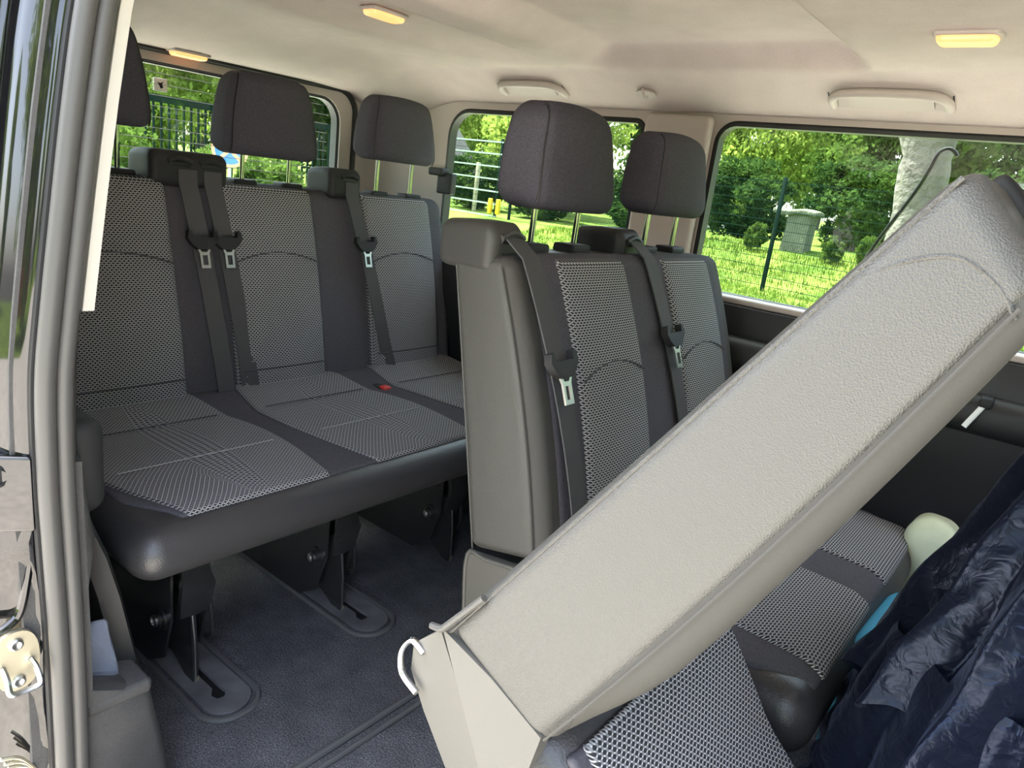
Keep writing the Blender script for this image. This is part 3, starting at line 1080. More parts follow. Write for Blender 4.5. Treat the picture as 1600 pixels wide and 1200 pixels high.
for (a, b, c) in ((0.552, 0.880, 0), (1.010, 1.325, 1), (1.465, 1.80, 2)):
    ed = lambda x, y, a=a, b=b, c=c: y + (np.where(y < (a + b) / 2, 1, 0) * (0.030 * sstep(-1.30, -1.10, x)) if c == 0 else 0.0) + np.where(y > (a + b) / 2, 1, -1) * 0.034 * np.sin(np.clip((x + 1.69) / 0.6, 0, 1) * math.pi)
    P, F, uv = SR.cpad(-1.69, -1.098, a, b, 0.014, (18, 10, 1), 0.006, ed)
    cp = obj_from('cushion_panel', P, F, WOVEN, rbch, uv=uv)
    yy = np.linspace(a + 0.0, b - 0.0, 12)
    for xs0, mt_ in ((-1.30, STITCH), (-1.53, FAB_D)):
        V, F = tube([(xs0, y, float(SR.top(np.array([xs0]))[0]) + 0.0142) for y in yy], 0.0012, 5)
        obj_from('seam', V, F, mt_, cp)
headrest(rbch, SR, 0.722, 1.112, -1.835, 1.008, hgt=0.215, w=0.28)
headrest(rbch, SR, 1.190, 1.078, -1.835, 1.008, hgt=0.20, w=0.28)
headrest(rbch, SR, 1.660, 1.110, -1.835, 1.008, hgt=0.185, w=0.28)
belt_outlet(rbch, -1.905, -1.775, 0.845, 1.045, 0.985, 1.070, PLAS_B, (0.915, 0.995))
belt_outlet(rbch, -1.905, -1.775, 1.365, 1.480, 0.985, 1.072, PLAS_B, (1.430,))
belt(rbch, SR, 0.935, 0.985, 0.76, 1.05, 0.005, 1.18, xtop=-1.778)
belt(rbch, SR, 1.000, 1.055, 0.76, 1.05, 0.005, 1.18, xtop=-1.778, twist=0.5)
belt(rbch, SR, 1.440, 1.545, 0.755, 1.05, 0.005, 1.20, xtop=-1.778, twist=0.8)
# buckle with red button between the seats
V, F = rb(-1.60, -1.52, 1.385, 1.42, 0.455, 0.472, 0.006)
bk = obj_from('buckle', V, F, PLAS_B, rbch)
V, F = rb(-1.535, -1.508, 1.388, 1.417, 0.460, 0.476, 0.005)
obj_from('buckle_button', V, F, RED, bk)
V, F = lathe([(0.001, 0), (0.011, 0), (0.011, 0.004), (0.006, 0.006), (0.001, 0.006)], 14, 'Z', (-1.60, 1.345, 0.462))
obj_from('snap_stud', V, F, PLAS_G, rbch)


def bench_leg(root, yb, xb):
    """black steel pedestal with bolted side plate, release lever and hook that drops in the floor slot"""
    sp = [(-0.36, 0.06), (-0.30, 0.015), (-0.02, 0.015), (0.05, 0.06), (0.08, 0.16), (0.080, 0.30), (0.02, 0.37), (-0.40, 0.37), (-0.42, 0.20)]
    V, F = plate([(xb + u, v) for u, v in sp], [], 0.005, lambda u, v, w: (u, yb - 0.045 + w, v))
    leg = obj_from('leg', V, F, STEEL_B, root, sharp=45)
    V, F = plate([(xb + u, v) for u, v in sp], [], 0.005, lambda u, v, w: (u, yb + 0.030 + w, v))
    obj_from('side_plate', V, F, STEEL_B, leg, sharp=45)
    # front bracket, waisted
    rings = []
    for z, w, x in ((0.37, 0.030, 0.075), (0.31, 0.028, 0.085), (0.26, 0.030, 0.100), (0.235, 0.036, 0.108), (0.20, 0.034, 0.100), (0.165, 0.030, 0.090)):
        rings.append([(xb + x - 0.012, yb - w, z), (xb + x, yb - w, z), (xb + x + 0.004, yb, z), (xb + x, yb + w, z), (xb + x - 0.012, yb + w, z)])
    V, F = loft(rings)
    obj_from('front_bracket', V, F, STEEL_B, leg, sharp=35)
    # release blade tapering to the floor slot
    bl = [(-0.085, 0.135), (0.055, 0.20), (0.085, 0.19), (0.100, 0.05), (0.100, 0.004), (0.075, 0.004), (0.0, 0.045), (-0.05, 0.07)]
    V, F = plate([(xb + u, v) for u, v in bl], [], 0.012, lambda u, v, w: (u, yb - 0.008 + w, v))
    obj_from('lock_blade', V, F, STEEL_B, leg, sharp=45)
    V, F = tube([(xb + 0.088, yb - 0.006, 0.190), (xb + 0.099, yb - 0.004, 0.10), (xb + 0.1015, yb - 0.003, 0.012)], 0.0024, 8)
    obj_from('edge_highlight', V, F, STEEL, leg)  # thin bright steel line put in as the highlight along the blade edge
    # hook bar on the far side
    V, F = tube(smooth_path([(xb + 0.075, yb + 0.034, 0.215), (xb + 0.085, yb + 0.040, 0.15), (xb + 0.080, yb + 0.044, 0.095), (xb + 0.05, yb + 0.040, 0.085), (xb + 0.0, yb + 0.034, 0.09)], 5), 0.006, 8)
    obj_from('hook_bar', V, F, STEEL_B, leg)
    # bolt with washers
    V, F = lathe([(0.001, 0.0), (0.024, 0.0), (0.024, -0.005), (0.016, -0.006), (0.016, -0.012), (0.011, -0.013), (0.010, -0.009), (0.001, -0.009)], 20, 'Y', (xb + 0.042, yb - 0.045, 0.150))
    bo = obj_from('washer', V, F, STEEL_B, leg)
    V, F = lathe([(0.0065, -0.0125), (0.0125, -0.0125), (0.0125, -0.0175), (0.0075, -0.0185), (0.0065, -0.013)], 16, 'Y', (xb + 0.042, yb - 0.045, 0.150))
    obj_from('bolt', V, F, STEEL, leg)
    V, F = box(xb + 0.088, xb + 0.102, yb - 0.005, yb + 0.005, 0.003, 0.018)
    obj_from('brass_tip', V, F, ZINC, leg, smooth=False)
    return leg


bench_leg(rbch, 0.672, -1.335)
bench_leg(rbch, 1.062, -1.345)
for y in (1.46, 1.75):
    bench_leg(rbch, y, -1.345)
V, F = tube([(-1.36, 0.56, 0.335), (-1.36, 1.80, 0.335)], 0.018, 10)
obj_from('cross_tube', V, F, STEEL_B, rbch)
V, F = rb(-1.70, -1.17, 0.55, 1.81, 0.352, 0.385, 0.012)
obj_from('seat_pan', V, F, STEEL_B, rbch)
# ------------------------------------------------------------------ middle row


def middle_seat(root, S, y0, y1, seats, outlets, belts_, sunk=0.0):
    # vinyl shell
    P, F, uv = S.pad(0.0, 0.97, y0, y1, 0.0, 0.985, 0.022, (2, 8, 8), 4)
    obj_from('backrest_shell', P, F, VINYL, root)
    # side strip of grey fabric in front of the vinyl
    P, F, uv = S.pad(0.55, 1.09 - sunk, y0 + 0.003, y1 - 0.003, 0.0, 0.985, 0.022, (1, 10, 12), 4, foot=sunk * 0.9)
    obj_from('side_facing', P, F, VINYL_F, root)
    if sunk:
        for ya, yb in ((y0 + 0.003, y0 + 0.058), (y1 - 0.058, y1 - 0.003)):
            P, F, uv = S.pad(0.60, 1.11, ya, yb, 0.0, 0.985, 0.026, (1, 2, 14), 5, foot=0.14)
            obj_from('bolster', P, F, VINYL_F, root)
    P, F, uv = S.pad(0.60, 1.11 - sunk, y0 + 0.030, y1 - 0.030, 0.0, 0.99, 0.026, (1, 10, 12), 4, foot=sunk * 0.9)
    obj_from('backrest', P, F, FAB_D, root)
    pts = [S.B(0.93, y0 - 0.001, h) for h in np.linspace(0.03, 0.95, 12)]
    V, F = tube(pts, 0.0013, 6)
    obj_from('piping', V, F, VINYL_F, root)
    pts = [S.B(0.06, y0 + 0.004, h) for h in np.linspace(0.0, 0.97, 12)]
    V, F = tube(pts, 0.0018, 6)
    obj_from('piping', V, F, VINYL, root)
    for (a, b) in seats:
        P, F, uv = S.pad(0.88 - sunk, 1.16 - sunk, a, b, 0.02, 0.98, 0.018, (1, 10, 18), 4, puff=0.006 - sunk * 0.04, foot=sunk * 0.9)
        ins = obj_from('backrest_panel', P, F, WOVEN, root, uv=uv)
        arc_seam(ins, S, a + 0.01, b - 0.01, 0.575, 0.05, 1.195 - sunk)
        arc_seam(ins, S, a + 0.01, b - 0.01, 0.12, 0.0, 1.19 - sunk)
    # cushion
    P, F = S.cushion(y0 + 0.005, y1 - 0.005)
    obj_from('cushion', P, F, VINYL_B, root)
    P, F, uv = S.cpad(-0.60, -0.152, y0 + 0.03, y1 - 0.03, 0.012, (18, 18, 1), 0.001, lambda x, y: y + 0.045 * sstep(-0.26, -0.152, x) * (sstep(y0 + 0.12, y0 + 0.03, y) - sstep(y1 - 0.12, y1 - 0.03, y)))
    obj_from('cushion_cover', P, F, FAB_D, root)
    for (a, b) in seats:
        P, F, uv = S.cpad(-0.60, -0.150, a - 0.015, b + 0.03, 0.014, (20, 10, 1), 0.007)
        obj_from('cushion_panel', P, F, WOVEN, root, uv=uv)
    for args in outlets:
        belt_outlet(root, *args)
    for args, kw in belts_:
        belt(root, S, *args, **kw)


def recliner_cover(root, S, y0):
    """grey plastic cover of the backrest hinge, below the vinyl side"""
    o = [(-0.765, 0.425), (-0.612, 0.450), (-0.600, 0.415), (-0.56, 0.36), (-0.56, 0.20), (-0.745, 0.20), (-0.752, 0.30)]
    V, F = plate(o, [], 0.018, lambda u, v, w: (u, y0 - 0.002 + w, v))
    c = obj_from('hinge_cover', V, F, PLAS_G, root, sharp=40)
    rim = [(-0.748, 0.21), (-0.756, 0.30), (-0.764, 0.422), (-0.72, 0.430), (-0.635, 0.444), (-0.612, 0.438), (-0.598, 0.405)]
    V, F = tube([(u, y0 - 0.001, v) for u, v in smooth_path([np.array(p) for p in rim], 4)], 0.0045, 8)
    obj_from('rim', V, F, PLAS_G, c)
    return c


SM = Seat()
mb = thing('middle_bench', 'two-seat middle bench with grey vinyl side and patterned fabric panels', 'bench seat', (-0.45, 1.37, 0.0))
middle_seat(mb, SM, 0.945, 1.80, ((1.070, 1.312), (1.475, 1.715)),
            ((-0.918, -0.786, 0.940, 1.030, 0.942, 1.030, CAP_P, (0.990,)), (-0.918, -0.786, 1.362, 1.455, 0.960, 1.030, PLAS_D, (1.412,))),
            (((0.992, 1.035, 0.655, 1.008, 0.0, 1.18), dict(xtop=-0.787)), ((1.412, 1.475, 0.68, 1.010, 0.0, 1.18), dict(xtop=-0.787))))
recliner_cover(mb, SM, 0.945)
headrest(mb, SM, 1.187, 1.056, -0.838, 0.985, w=0.270, hgt=0.182)
headrest(mb, SM, 1.628, 1.065, -0.838, 0.985, w=0.268, hgt=0.175)
for y in (1.02, 1.72):
    for (xa, xb) in ((-0.30, -0.26), (-0.70, -0.66)):
        rings = [[(xa - 0.02 * (1 - z / 0.36), y - 0.02, z), (xb + 0.02 * (1 - z / 0.36), y - 0.02, z), (xb + 0.02 * (1 - z / 0.36), y + 0.02, z), (xa - 0.02 * (1 - z / 0.36), y + 0.02, z)] for z in (0.002, 0.18, 0.36)]
        V, F = loft(rings)
        obj_from('leg', V, F, STEEL_B, mb, sharp=40)
V, F = rb(-0.68, -0.20, 0.97, 1.77, 0.315, 0.352, 0.012)
obj_from('seat_pan', V, F, STEEL_B, mb)
# wooden-dark skirt below the hinge towards the floor
V, F = rb(-0.74, -0.58, 0.950, 0.985, 0.002, 0.21, 0.008)
obj_from('leg_cover', V, F, PLAS_D, mb)

# single seat next to the door, tipped forwards for access ----------------------------------
TILT = math.radians(46)
piv = np.array([-0.69, 0.72, 0.435])
ss = thing('tipped_single_seat', 'single seat tipped forwards by the door, pale grey vinyl side towards the viewer', 'car seat', tuple(piv))
SS = Seat(rear=((-0.766, 0.421), (-0.880, 1.035)), front=((-0.618, 0.478), (-0.795, 1.030)), bulge=0.010)
YS0, YS1 = 0.500, 0.925
middle_seat(ss, SS, YS0, YS1, ((0.565, 0.865),), (), (), 0.16)
V, F = tube(smooth_path([(-0.852, YS0 + 0.002, 0.940), (-0.846, YS0 + 0.0005, 0.968), (-0.832, YS0 + 0.0005, 0.992), (-0.806, YS0 + 0.001, 1.000), (-0.785, YS0 + 0.002, 0.997)], 6), 0.0016, 6)
obj_from('top_seam', V, F, VINYL, ss)
headrest(ss, SS, 0.735, 1.075, -0.848, 1.025, w=0.268, hgt=0.185)
# hinge cover in two moulded facets
V, F = plate([(-0.764, 0.421), (-0.700, 0.458), (-0.634, 0.486), (-0.605, 0.445), (-0.585, 0.410), (-0.52, 0.395), (-0.47, 0.35), (-0.621, 0.380)], [], 0.02, lambda u, v, w: (u, YS0 + 0.0005 + w, v))
hc = obj_from('hinge_cover', V, F, PLAS_G, ss, sharp=30)
V, F = plate([(-0.764, 0.417), (-0.621, 0.386), (-0.470, 0.358), (-0.47, 0.300), (-0.633, 0.300), (-0.690, 0.302), (-0.737, 0.312), (-0.762, 0.345)], [], 0.02, lambda u, v, w: (u, YS0 + 0.001 + w + 0.22 * max(0.0, (0.386 - (u + 0.621) * 0.2) - v), v))
obj_from('rear_facet', V, F, PLAS_G, hc, sharp=30)
V, F = tube(smooth_path([(-0.748, YS0 + 0.012, 0.360), (-0.766, YS0 + 0.012, 0.350), (-0.760, YS0 + 0.014, 0.322), (-0.738, YS0 + 0.014, 0.306), (-0.712, YS0 + 0.012, 0.318)], 6), 0.0042, 10)
obj_from('pull_ring', V, F, CHROME, ss)
V, F = tube(smooth_path([(-0.772, YS0 - 0.002, 0.410), (-0.765, YS0 - 0.004, 0.425), (-0.766, YS0 - 0.004, 0.44), (-0.774, YS0 - 0.001, 0.50)], 6), 0.004, 8)
obj_from('loose_edge', V, F, VINYL, ss)
V, F = rb(-0.70, -0.20, 0.53, 0.90, 0.305, 0.352, 0.012)
obj_from('seat_pan', V, F, STEEL_B, ss)
for y in (0.56, 0.87):
    V, F = tube([(-0.27, y, 0.33), (-0.25, y, 0.16), (-0.255, y, 0.02)], 0.016, 10)
    obj_from('leg', V, F, STEEL_B, ss)
ss.rotation_euler = (0, TILT, 0)
ss.location = (-0.365, 0.72, 0.600)

# ================================================================== THINGS BY THE SEATS
NAVY, nt, b = new_mat('navy_nylon')
b.inputs['Base Color'].default_value = (0.005, 0.0065, 0.015, 1)
b.inputs['Roughness'].default_value = 0.33
b.inputs['Specular IOR Level'].default_value = 0.35
b.inputs['Specular Tint'].default_value = (0.55, 0.65, 1.0, 1)
b.inputs['Sheen Weight'].default_value = 0.1
b.inputs['Sheen Tint'].default_value = (0.5, 0.6, 1.0, 1)
tc = nt.nodes.new('ShaderNodeTexCoord')
nz = nt.nodes.new('ShaderNodeTexNoise')
nz.inputs['Scale'].default_value = 34
nz.inputs['Detail'].default_value = 3
nz.inputs['Distortion'].default_value = 0.6
nt.links.new(tc.outputs['Object'], nz.inputs['Vector'])
bp = nt.nodes.new('ShaderNodeBump')
bp.inputs['Strength'].default_value = 0.40
bp.inputs['Distance'].default_value = 0.022
nz2 = nt.nodes.new('ShaderNodeTexNoise')
nz2.inputs['Scale'].default_value = 13
nz2.inputs['Detail'].default_value = 2
nt.links.new(tc.outputs['Object'], nz2.inputs['Vector'])
cr1 = mnode(nt, 'ABSOLUTE', mnode(nt, 'SUBTRACT', nz.outputs['Fac'], 0.5))
cr2 = mnode(nt, 'ABSOLUTE', mnode(nt, 'SUBTRACT', nz2.outputs['Fac'], 0.5))
nt.links.new(mnode(nt, 'ADD', mnode(nt, 'MULTIPLY', cr1, 0.6), mnode(nt, 'MULTIPLY', cr2, 1.6)), bp.inputs['Height'])
nt.links.new(bp.outputs[0], b.inputs['Normal'])


def pleated(apex, base_c, r0, r1, n_pleat, depth, seed, a0, a1, crumple=0.01, na=150, nh=46, flare=1.4):
    """hanging pleated cloth: a strip of a cone with sharp folds"""
    rg = np.random.default_rng(seed)
    ph = rg.uniform(0, 6.28, 6)
    A = np.linspace(a0, a1, na)
    H = np.linspace(0, 1, nh)
    apex, base_c = np.asarray(apex, float), np.asarray(base_c, float)
    V = []
    for h in H:
        c = apex + (base_c - apex) * h
        for a in A:
            s = a * n_pleat + 1.2 * math.sin(2.3 * a + ph[0]) + 0.35 * math.sin(5 * h + ph[1] + a)
            tri = 2 * abs((s / (2 * math.pi)) % 1 - 0.5) * 2 - 1
            r = (r0 + (r1 - r0) * h ** flare) * (1 + depth * tri * (0.35 + 0.65 * h))
            r += crumple * h * (math.sin(13 * h * 2 + 9 * a + ph[2]) * math.sin(17 * a - 7 * h + ph[3]))
            zj = 0.018 * h * h * math.sin(n_pleat * a + ph[4]) + 0.012 * h * h * math.sin(3.1 * a + ph[5])
            V.append(c + np.array([r * math.cos(a), r * math.sin(a), zj]))
    F = [[i * na + j, i * na + j + 1, (i + 1) * na + j + 1, (i + 1) * na + j] for i in range(nh - 1) for j in range(na - 1)]
    return np.array(V), F


sheet = thing('nylon_cover', 'dark navy shiny nylon cover bunched in folds before the middle bench', 'fabric cover', (0.10, 1.10, 0.0))
V, F = pleated((0.19, 1.10, 1.25), (0.125, 1.08, 0.50), 0.07, 0.228, 15, 0.15, 3, -math.pi, math.pi, 0.007, 420, 50, 1.0)
o = obj_from('upper_drape', V, F, NAVY, sheet, sharp=180)
V, F = pleated((0.12, 1.10, 0.60), (0.11, 1.08, 0.03), 0.21, 0.285, 9, 0.10, 9, -math.pi, math.pi, 0.022, 340, 50, 0.7)
o = obj_from('lower_drape', V, F, NAVY, sheet, sharp=180)


def soft_bag(name, label, cat, c, size, mat, seed, rot=0.0):
    V, F = rbox(*size, min(size) * 0.45, (8, 8, 6), 5)
    rg = np.random.default_rng(seed)
    for k in range(6):
        d = rg.normal(size=3)
        d /= np.linalg.norm(d)
        V = V + 0.05 * min(size) * np.outer(np.sin(V @ d * 60 / (1 + k) + rg.uniform(0, 6)), d)
    ca, sa = math.cos(rot), math.sin(rot)
    V = np.stack([V[:, 0] * ca - V[:, 1] * sa, V[:, 0] * sa + V[:, 1] * ca, V[:, 2]], 1)
    V = V + np.asarray(c, float)
    return tag(obj_from(name, V, F, mat, sharp=180), label, cat)


TEAL = plain('turquoise_cloth', (0.035, 0.26, 0.42), 0.7, bump=0.3, scale=40, dist=0.004)
PALEG = plain('pale_green_cloth', (0.55, 0.60, 0.42), 0.7, bump=0.3, scale=30, vary=0.2, dist=0.004)
soft_bag('cloth_bag', 'turquoise cloth bag wedged between the middle bench and the navy cover', 'bag', (-0.098, 1.36, 0.225), (0.13, 0.34, 0.44), TEAL, 4)
soft_bag('cloth_bundle', 'small pale cream and green cloth bundle beyond the middle bench', 'bundle', (-0.115, 1.73, 0.265), (0.10, 0.13, 0.51), PALEG, 8)
# lever on the far lower panel, its glint painted as plain white
lv = thing('panel_lever', 'short metal lever, its glint painted white, against the dark lower side panel', 'lever', (-0.14, 1.80, 0.66))
V, F = tube([(-0.105, 1.815, 0.765), (-0.128, 1.80, 0.712)], 0.006, 10)
obj_from('rod', V, F, WHITE, lv)
V, F = rb(-0.115, -0.090, 1.805, 1.85, 0.760, 0.782, 0.006, (1, 1, 1), 3)
obj_from('pivot', V, F, PLAS_B, lv)
# clear packet in the door pocket
CLEAR, nt, b = new_mat('clear_plastic')
b.inputs['Base Color'].default_value = (0.30, 0.34, 0.45, 1)
b.inputs['Roughness'].default_value = 0.15
b.inputs['Alpha'].default_value = 0.3
V, F = rbox(0.012, 0.045, 0.11, 0.006, (1, 6, 8), 2)
V[:, 0] += 0.006 * np.sin(V[:, 2] * 70) * np.cos(V[:, 1] * 90)
V[:, 1] += V[:, 2] * -0.15
tag(obj_from('plastic_packet', V + np.array([-1.045, 0.407, 0.315]), F, CLEAR), 'crumpled clear plastic packet in the pocket of the door post trim', 'packet')

# ================================================================== OUTSIDE
GZ0 = -0.55
GRASS, nt, b = new_mat('grass_ground')
tc = nt.nodes.new('ShaderNodeTexCoord')
nz = nt.nodes.new('ShaderNodeTexNoise')
nz.inputs['Scale'].default_value = 0.8
nz.inputs['Detail'].default_value = 8
nt.links.new(tc.outputs['Object'], nz.inputs['Vector'])
rp = nt.nodes.new('ShaderNodeValToRGB')
rp.color_ramp.elements[0].position = 0.35
rp.color_ramp.elements[1].position = 0.7
rp.color_ramp.elements[0].color = (0.045, 0.085, 0.010, 1)
rp.color_ramp.elements[1].color = (0.145, 0.20, 0.034, 1)
nt.links.new(nz.outputs['Fac'], rp.inputs[0])
nt.links.new(rp.outputs[0], b.inputs['Base Color'])
b.inputs['Roughness'].default_value = 0.95
b.inputs['Specular IOR Level'].default_value = 0.1
PAVE = plain('pale_paving', (0.42, 0.394, 0.346), 0.9, bump=0.4, scale=40, spec=0.2, vary=0.2, dist=0.01)
GREEN_P = plain('green_coated_steel', (0.003, 0.014, 0.010), 0.8, spec=0.1)
WIRE_P = plain('fence_wire', (0.006, 0.022, 0.015), 0.8, spec=0.1)
GALV = plain('galvanised_bar', (0.45, 0.50, 0.48), 0.45, metal=0.3)
YELL = plain('yellow_box', (0.70, 0.45, 0.02), 0.5)
BARK = plain('grey_bark', (0.09, 0.075, 0.06), 0.95, bump=1.0, scale=14, vary=0.4, dist=0.05)
PALEB = plain('pale_stone', (0.10, 0.092, 0.078), 0.95, bump=1.0, scale=16, vary=0.5, dist=0.05, detail=8)
STONE = plain('mossy_stone', (0.11, 0.12, 0.08), 0.95, bump=0.8, scale=12, vary=0.3, dist=0.04)
TIMBER = plain('weathered_timber', (0.40, 0.36, 0.26), 0.9, bump=0.5, scale=20, vary=0.3)
BRICK = plain('red_brick', (0.36, 0.11, 0.06), 0.9, bump=0.5, scale=30, vary=0.3)
ROOF = plain('grey_slate', (0.03, 0.031, 0.033), 0.8, bump=0.5, scale=20, vary=0.2)
RENDERW = plain('pale_render', (0.55, 0.52, 0.45), 0.9, vary=0.1, scale=20)

def ground(x, y):
    x, y = np.asarray(x, float), np.asarray(y, float)
    return GZ0 + (0.35 + 0.50 * sstep(-11, -8, x)) * sstep(15.8, 20.5, y) + 0.02 * np.maximum(y - 20, 0)


xs_ = np.linspace(-90, 60, 151)
ys_ = np.linspace(-40, 80, 121)
GX, GY = np.meshgrid(xs_, ys_, indexing='ij')
GZg = ground(GX, GY)
V = np.stack([GX.ravel(), GY.ravel(), GZg.ravel()], 1)
n_ = len(ys_)
F = [[i * n_ + j, (i + 1) * n_ + j, (i + 1) * n_ + j + 1, i * n_ + j + 1] for i in range(len(xs_) - 1) for j in range(n_ - 1)]
g = obj_from('lawn', V, F, GRASS)
g['kind'] = 'structure'
g['label'] = 'sunlit green lawn outside the van'
V, F = box(-14, 14, -9.0, 4.5, GZ0 - 0.02, GZ0 + 0.03)
g = obj_from('paving', V, F, PAVE, smooth=False)
g['kind'] = 'structure'
g['label'] = 'pale paved strip the van stands on'


def foliage(seed, rx, ry, rz, clumps, per, leaf, base):
    """leaf quads in clumps filling an ellipsoid; returns V, F"""
    rg = np.random.default_rng(seed)
    d = rg.normal(size=(clumps, 3))
    d /= np.linalg.norm(d, axis=1)[:, None]
    rad = rg.uniform(0.35, 1.0, clumps) ** 0.5
    cc = d * rad[:, None] * np.array([rx, ry, rz]) + np.array([0, 0, base + rz])
    cs = rg.uniform(0.16, 0.34, clumps) * max(rx, rz)
    P = np.repeat(cc, per, 0)
    S = np.repeat(cs, per)
    N = len(P)
    q = rg.normal(size=(N, 3))
    q /= np.linalg.norm(q, axis=1)[:, None]
    P = P + q * (S * rg.uniform(0.3, 1.0, N) ** 0.6)[:, None] * np.array([1, 1, 0.75])
    a = rg.normal(size=(N, 3))
    a /= np.linalg.norm(a, axis=1)[:, None]
    bb = np.cross(a, rg.normal(size=(N, 3)))
    bb /= np.linalg.norm(bb, axis=1)[:, None]
    sz = leaf * rg.uniform(0.6, 1.4, N)
    a = a * sz[:, None]
    bb = bb * (sz * 0.55)[:, None]
    V = np.stack([P - a, P - bb + a * 0.1, P + a, P + bb + a * 0.1], 1).reshape(-1, 3)
    V[:, 2] = np.maximum(V[:, 2], 0.02)
    F = np.arange(4 * N).reshape(N, 4)
    return V, F


def mesh_only(name, V, F, mat):
    me = bpy.data.meshes.new(name)
    me.from_pydata(V.tolist(), [], F.tolist() if hasattr(F, 'tolist') else F)
    me.materials.append(mat)
    me.update()
    return me


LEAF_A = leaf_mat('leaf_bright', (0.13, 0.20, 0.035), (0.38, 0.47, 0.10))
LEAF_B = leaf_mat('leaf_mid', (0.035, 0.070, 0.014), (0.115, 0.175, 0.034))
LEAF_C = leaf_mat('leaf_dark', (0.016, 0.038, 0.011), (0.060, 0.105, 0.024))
crown = {}
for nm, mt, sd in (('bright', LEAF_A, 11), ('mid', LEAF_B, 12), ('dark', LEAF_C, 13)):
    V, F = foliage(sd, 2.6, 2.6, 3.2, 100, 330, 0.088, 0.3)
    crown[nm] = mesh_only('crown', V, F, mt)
V, F = foliage(21, 0.9, 0.8, 0.75, 50, 190, 0.05, 0.0)
shrub_me = mesh_only('leaves', V, F, LEAF_B)
V, F = foliage(22, 0.9, 0.8, 0.75, 60, 210, 0.042, 0.0)
under_me = mesh_only('leaves', V, F, LEAF_C)
trunk_r = [0.20, 0.17, 0.14, 0.11, 0.05]
V, F = tube([(0, 0, -0.4), (0.05, 0.02, 1.0), (0.0, 0.1, 2.2), (0.15, 0.05, 3.6), (0.1, 0.0, 5.5)], trunk_r, 9)
trunk_me = mesh_only('trunk', V, F, BARK)

TREE_N = [0]


def tree(kind, x, y, sc, label, rot, sz=1.0):
    t = thing('tree', label, 'tree', (x, y, float(ground(x, y))), 'trees and bushes around the van')
    for me, nm in ((crown[kind], 'crown'), (trunk_me, 'trunk')):
        o = bpy.data.objects.new(nm, me)
        COL.objects.link(o)
        o.parent = t
    t.rotation_euler = (0, 0, rot)
    t.scale = (sc, sc, sc * sz)
    return t


def polar(px_dir, dist):
    """point at a bearing (degrees from +Y towards -X) and distance from the door"""
    a = math.radians(px_dir)
    return -dist * math.sin(a), dist * math.cos(a)


ti = 0
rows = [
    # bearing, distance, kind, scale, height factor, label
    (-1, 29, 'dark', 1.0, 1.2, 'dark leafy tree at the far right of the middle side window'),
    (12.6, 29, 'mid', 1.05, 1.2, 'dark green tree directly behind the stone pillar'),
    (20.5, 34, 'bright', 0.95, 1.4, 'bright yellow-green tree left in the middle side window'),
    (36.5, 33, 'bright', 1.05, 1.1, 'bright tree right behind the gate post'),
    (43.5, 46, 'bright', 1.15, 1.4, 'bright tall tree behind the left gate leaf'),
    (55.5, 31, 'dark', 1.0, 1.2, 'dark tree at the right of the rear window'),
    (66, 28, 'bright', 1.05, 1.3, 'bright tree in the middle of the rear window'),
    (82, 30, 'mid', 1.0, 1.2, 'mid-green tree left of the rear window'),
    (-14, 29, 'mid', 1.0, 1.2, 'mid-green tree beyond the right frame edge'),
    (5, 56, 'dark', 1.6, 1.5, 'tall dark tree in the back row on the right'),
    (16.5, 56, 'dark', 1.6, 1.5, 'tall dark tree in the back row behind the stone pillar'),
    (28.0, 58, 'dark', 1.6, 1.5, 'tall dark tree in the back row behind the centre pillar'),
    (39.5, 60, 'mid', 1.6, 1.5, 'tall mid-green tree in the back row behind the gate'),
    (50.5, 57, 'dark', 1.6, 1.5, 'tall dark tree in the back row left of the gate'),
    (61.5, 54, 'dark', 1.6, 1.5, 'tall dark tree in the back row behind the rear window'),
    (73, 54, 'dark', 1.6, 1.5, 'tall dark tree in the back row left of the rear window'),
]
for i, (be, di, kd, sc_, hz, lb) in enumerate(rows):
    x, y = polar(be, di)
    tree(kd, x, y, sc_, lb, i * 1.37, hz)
# house and trees across the road on the door side (mirrored in the black paint)
bh = thing('brick_house', 'red brick house across the paving on the door side', 'house', (9.0, -27.0, GZ0))
V, F = box(3.5, 14.0, -31.0, -25.5, GZ0, 3.2)
obj_from('wall', V, F, BRICK, bh, smooth=False)
V = [(3.1, -31.4, 3.1), (14.4, -31.4, 3.1), (3.1, -25.1, 3.1), (14.4, -25.1, 3.1), (3.1, -28.2, 5.8), (14.4, -28.2, 5.8)]
F = [(0, 1, 5, 4), (3, 2, 4, 5), (0, 4, 2), (1, 3, 5), (0, 2, 3, 1)]
obj_from('roof', V, F, ROOF, bh, smooth=False)
for i, (x, y, sc_) in enumerate(((3.2, -14, 1.45), (20, -18, 1.2), (-17, -16, 1.2), (-8, -30, 1.3))):
    tree('bright', x, y, sc_, ('green tree on the door side, %s' % ('beside the brick house', 'farthest ahead along the paving', 'behind the van', 'deepest behind the brick house')[i]), i * 1.9, 1.2)
# trees ahead of the van
for i, (x, y, sc_) in enumerate(((17, 9, 1.2), (22, 2, 1.2), (19, -6, 1.2), (11, 18, 1.1))):
    tree('bright', x, y, sc_, ('green tree ahead of the van, %s' % ('left of the lane', 'in the middle of the lane', 'right of the lane', 'nearest the lawn')[i]), i * 2.1, 1.2)

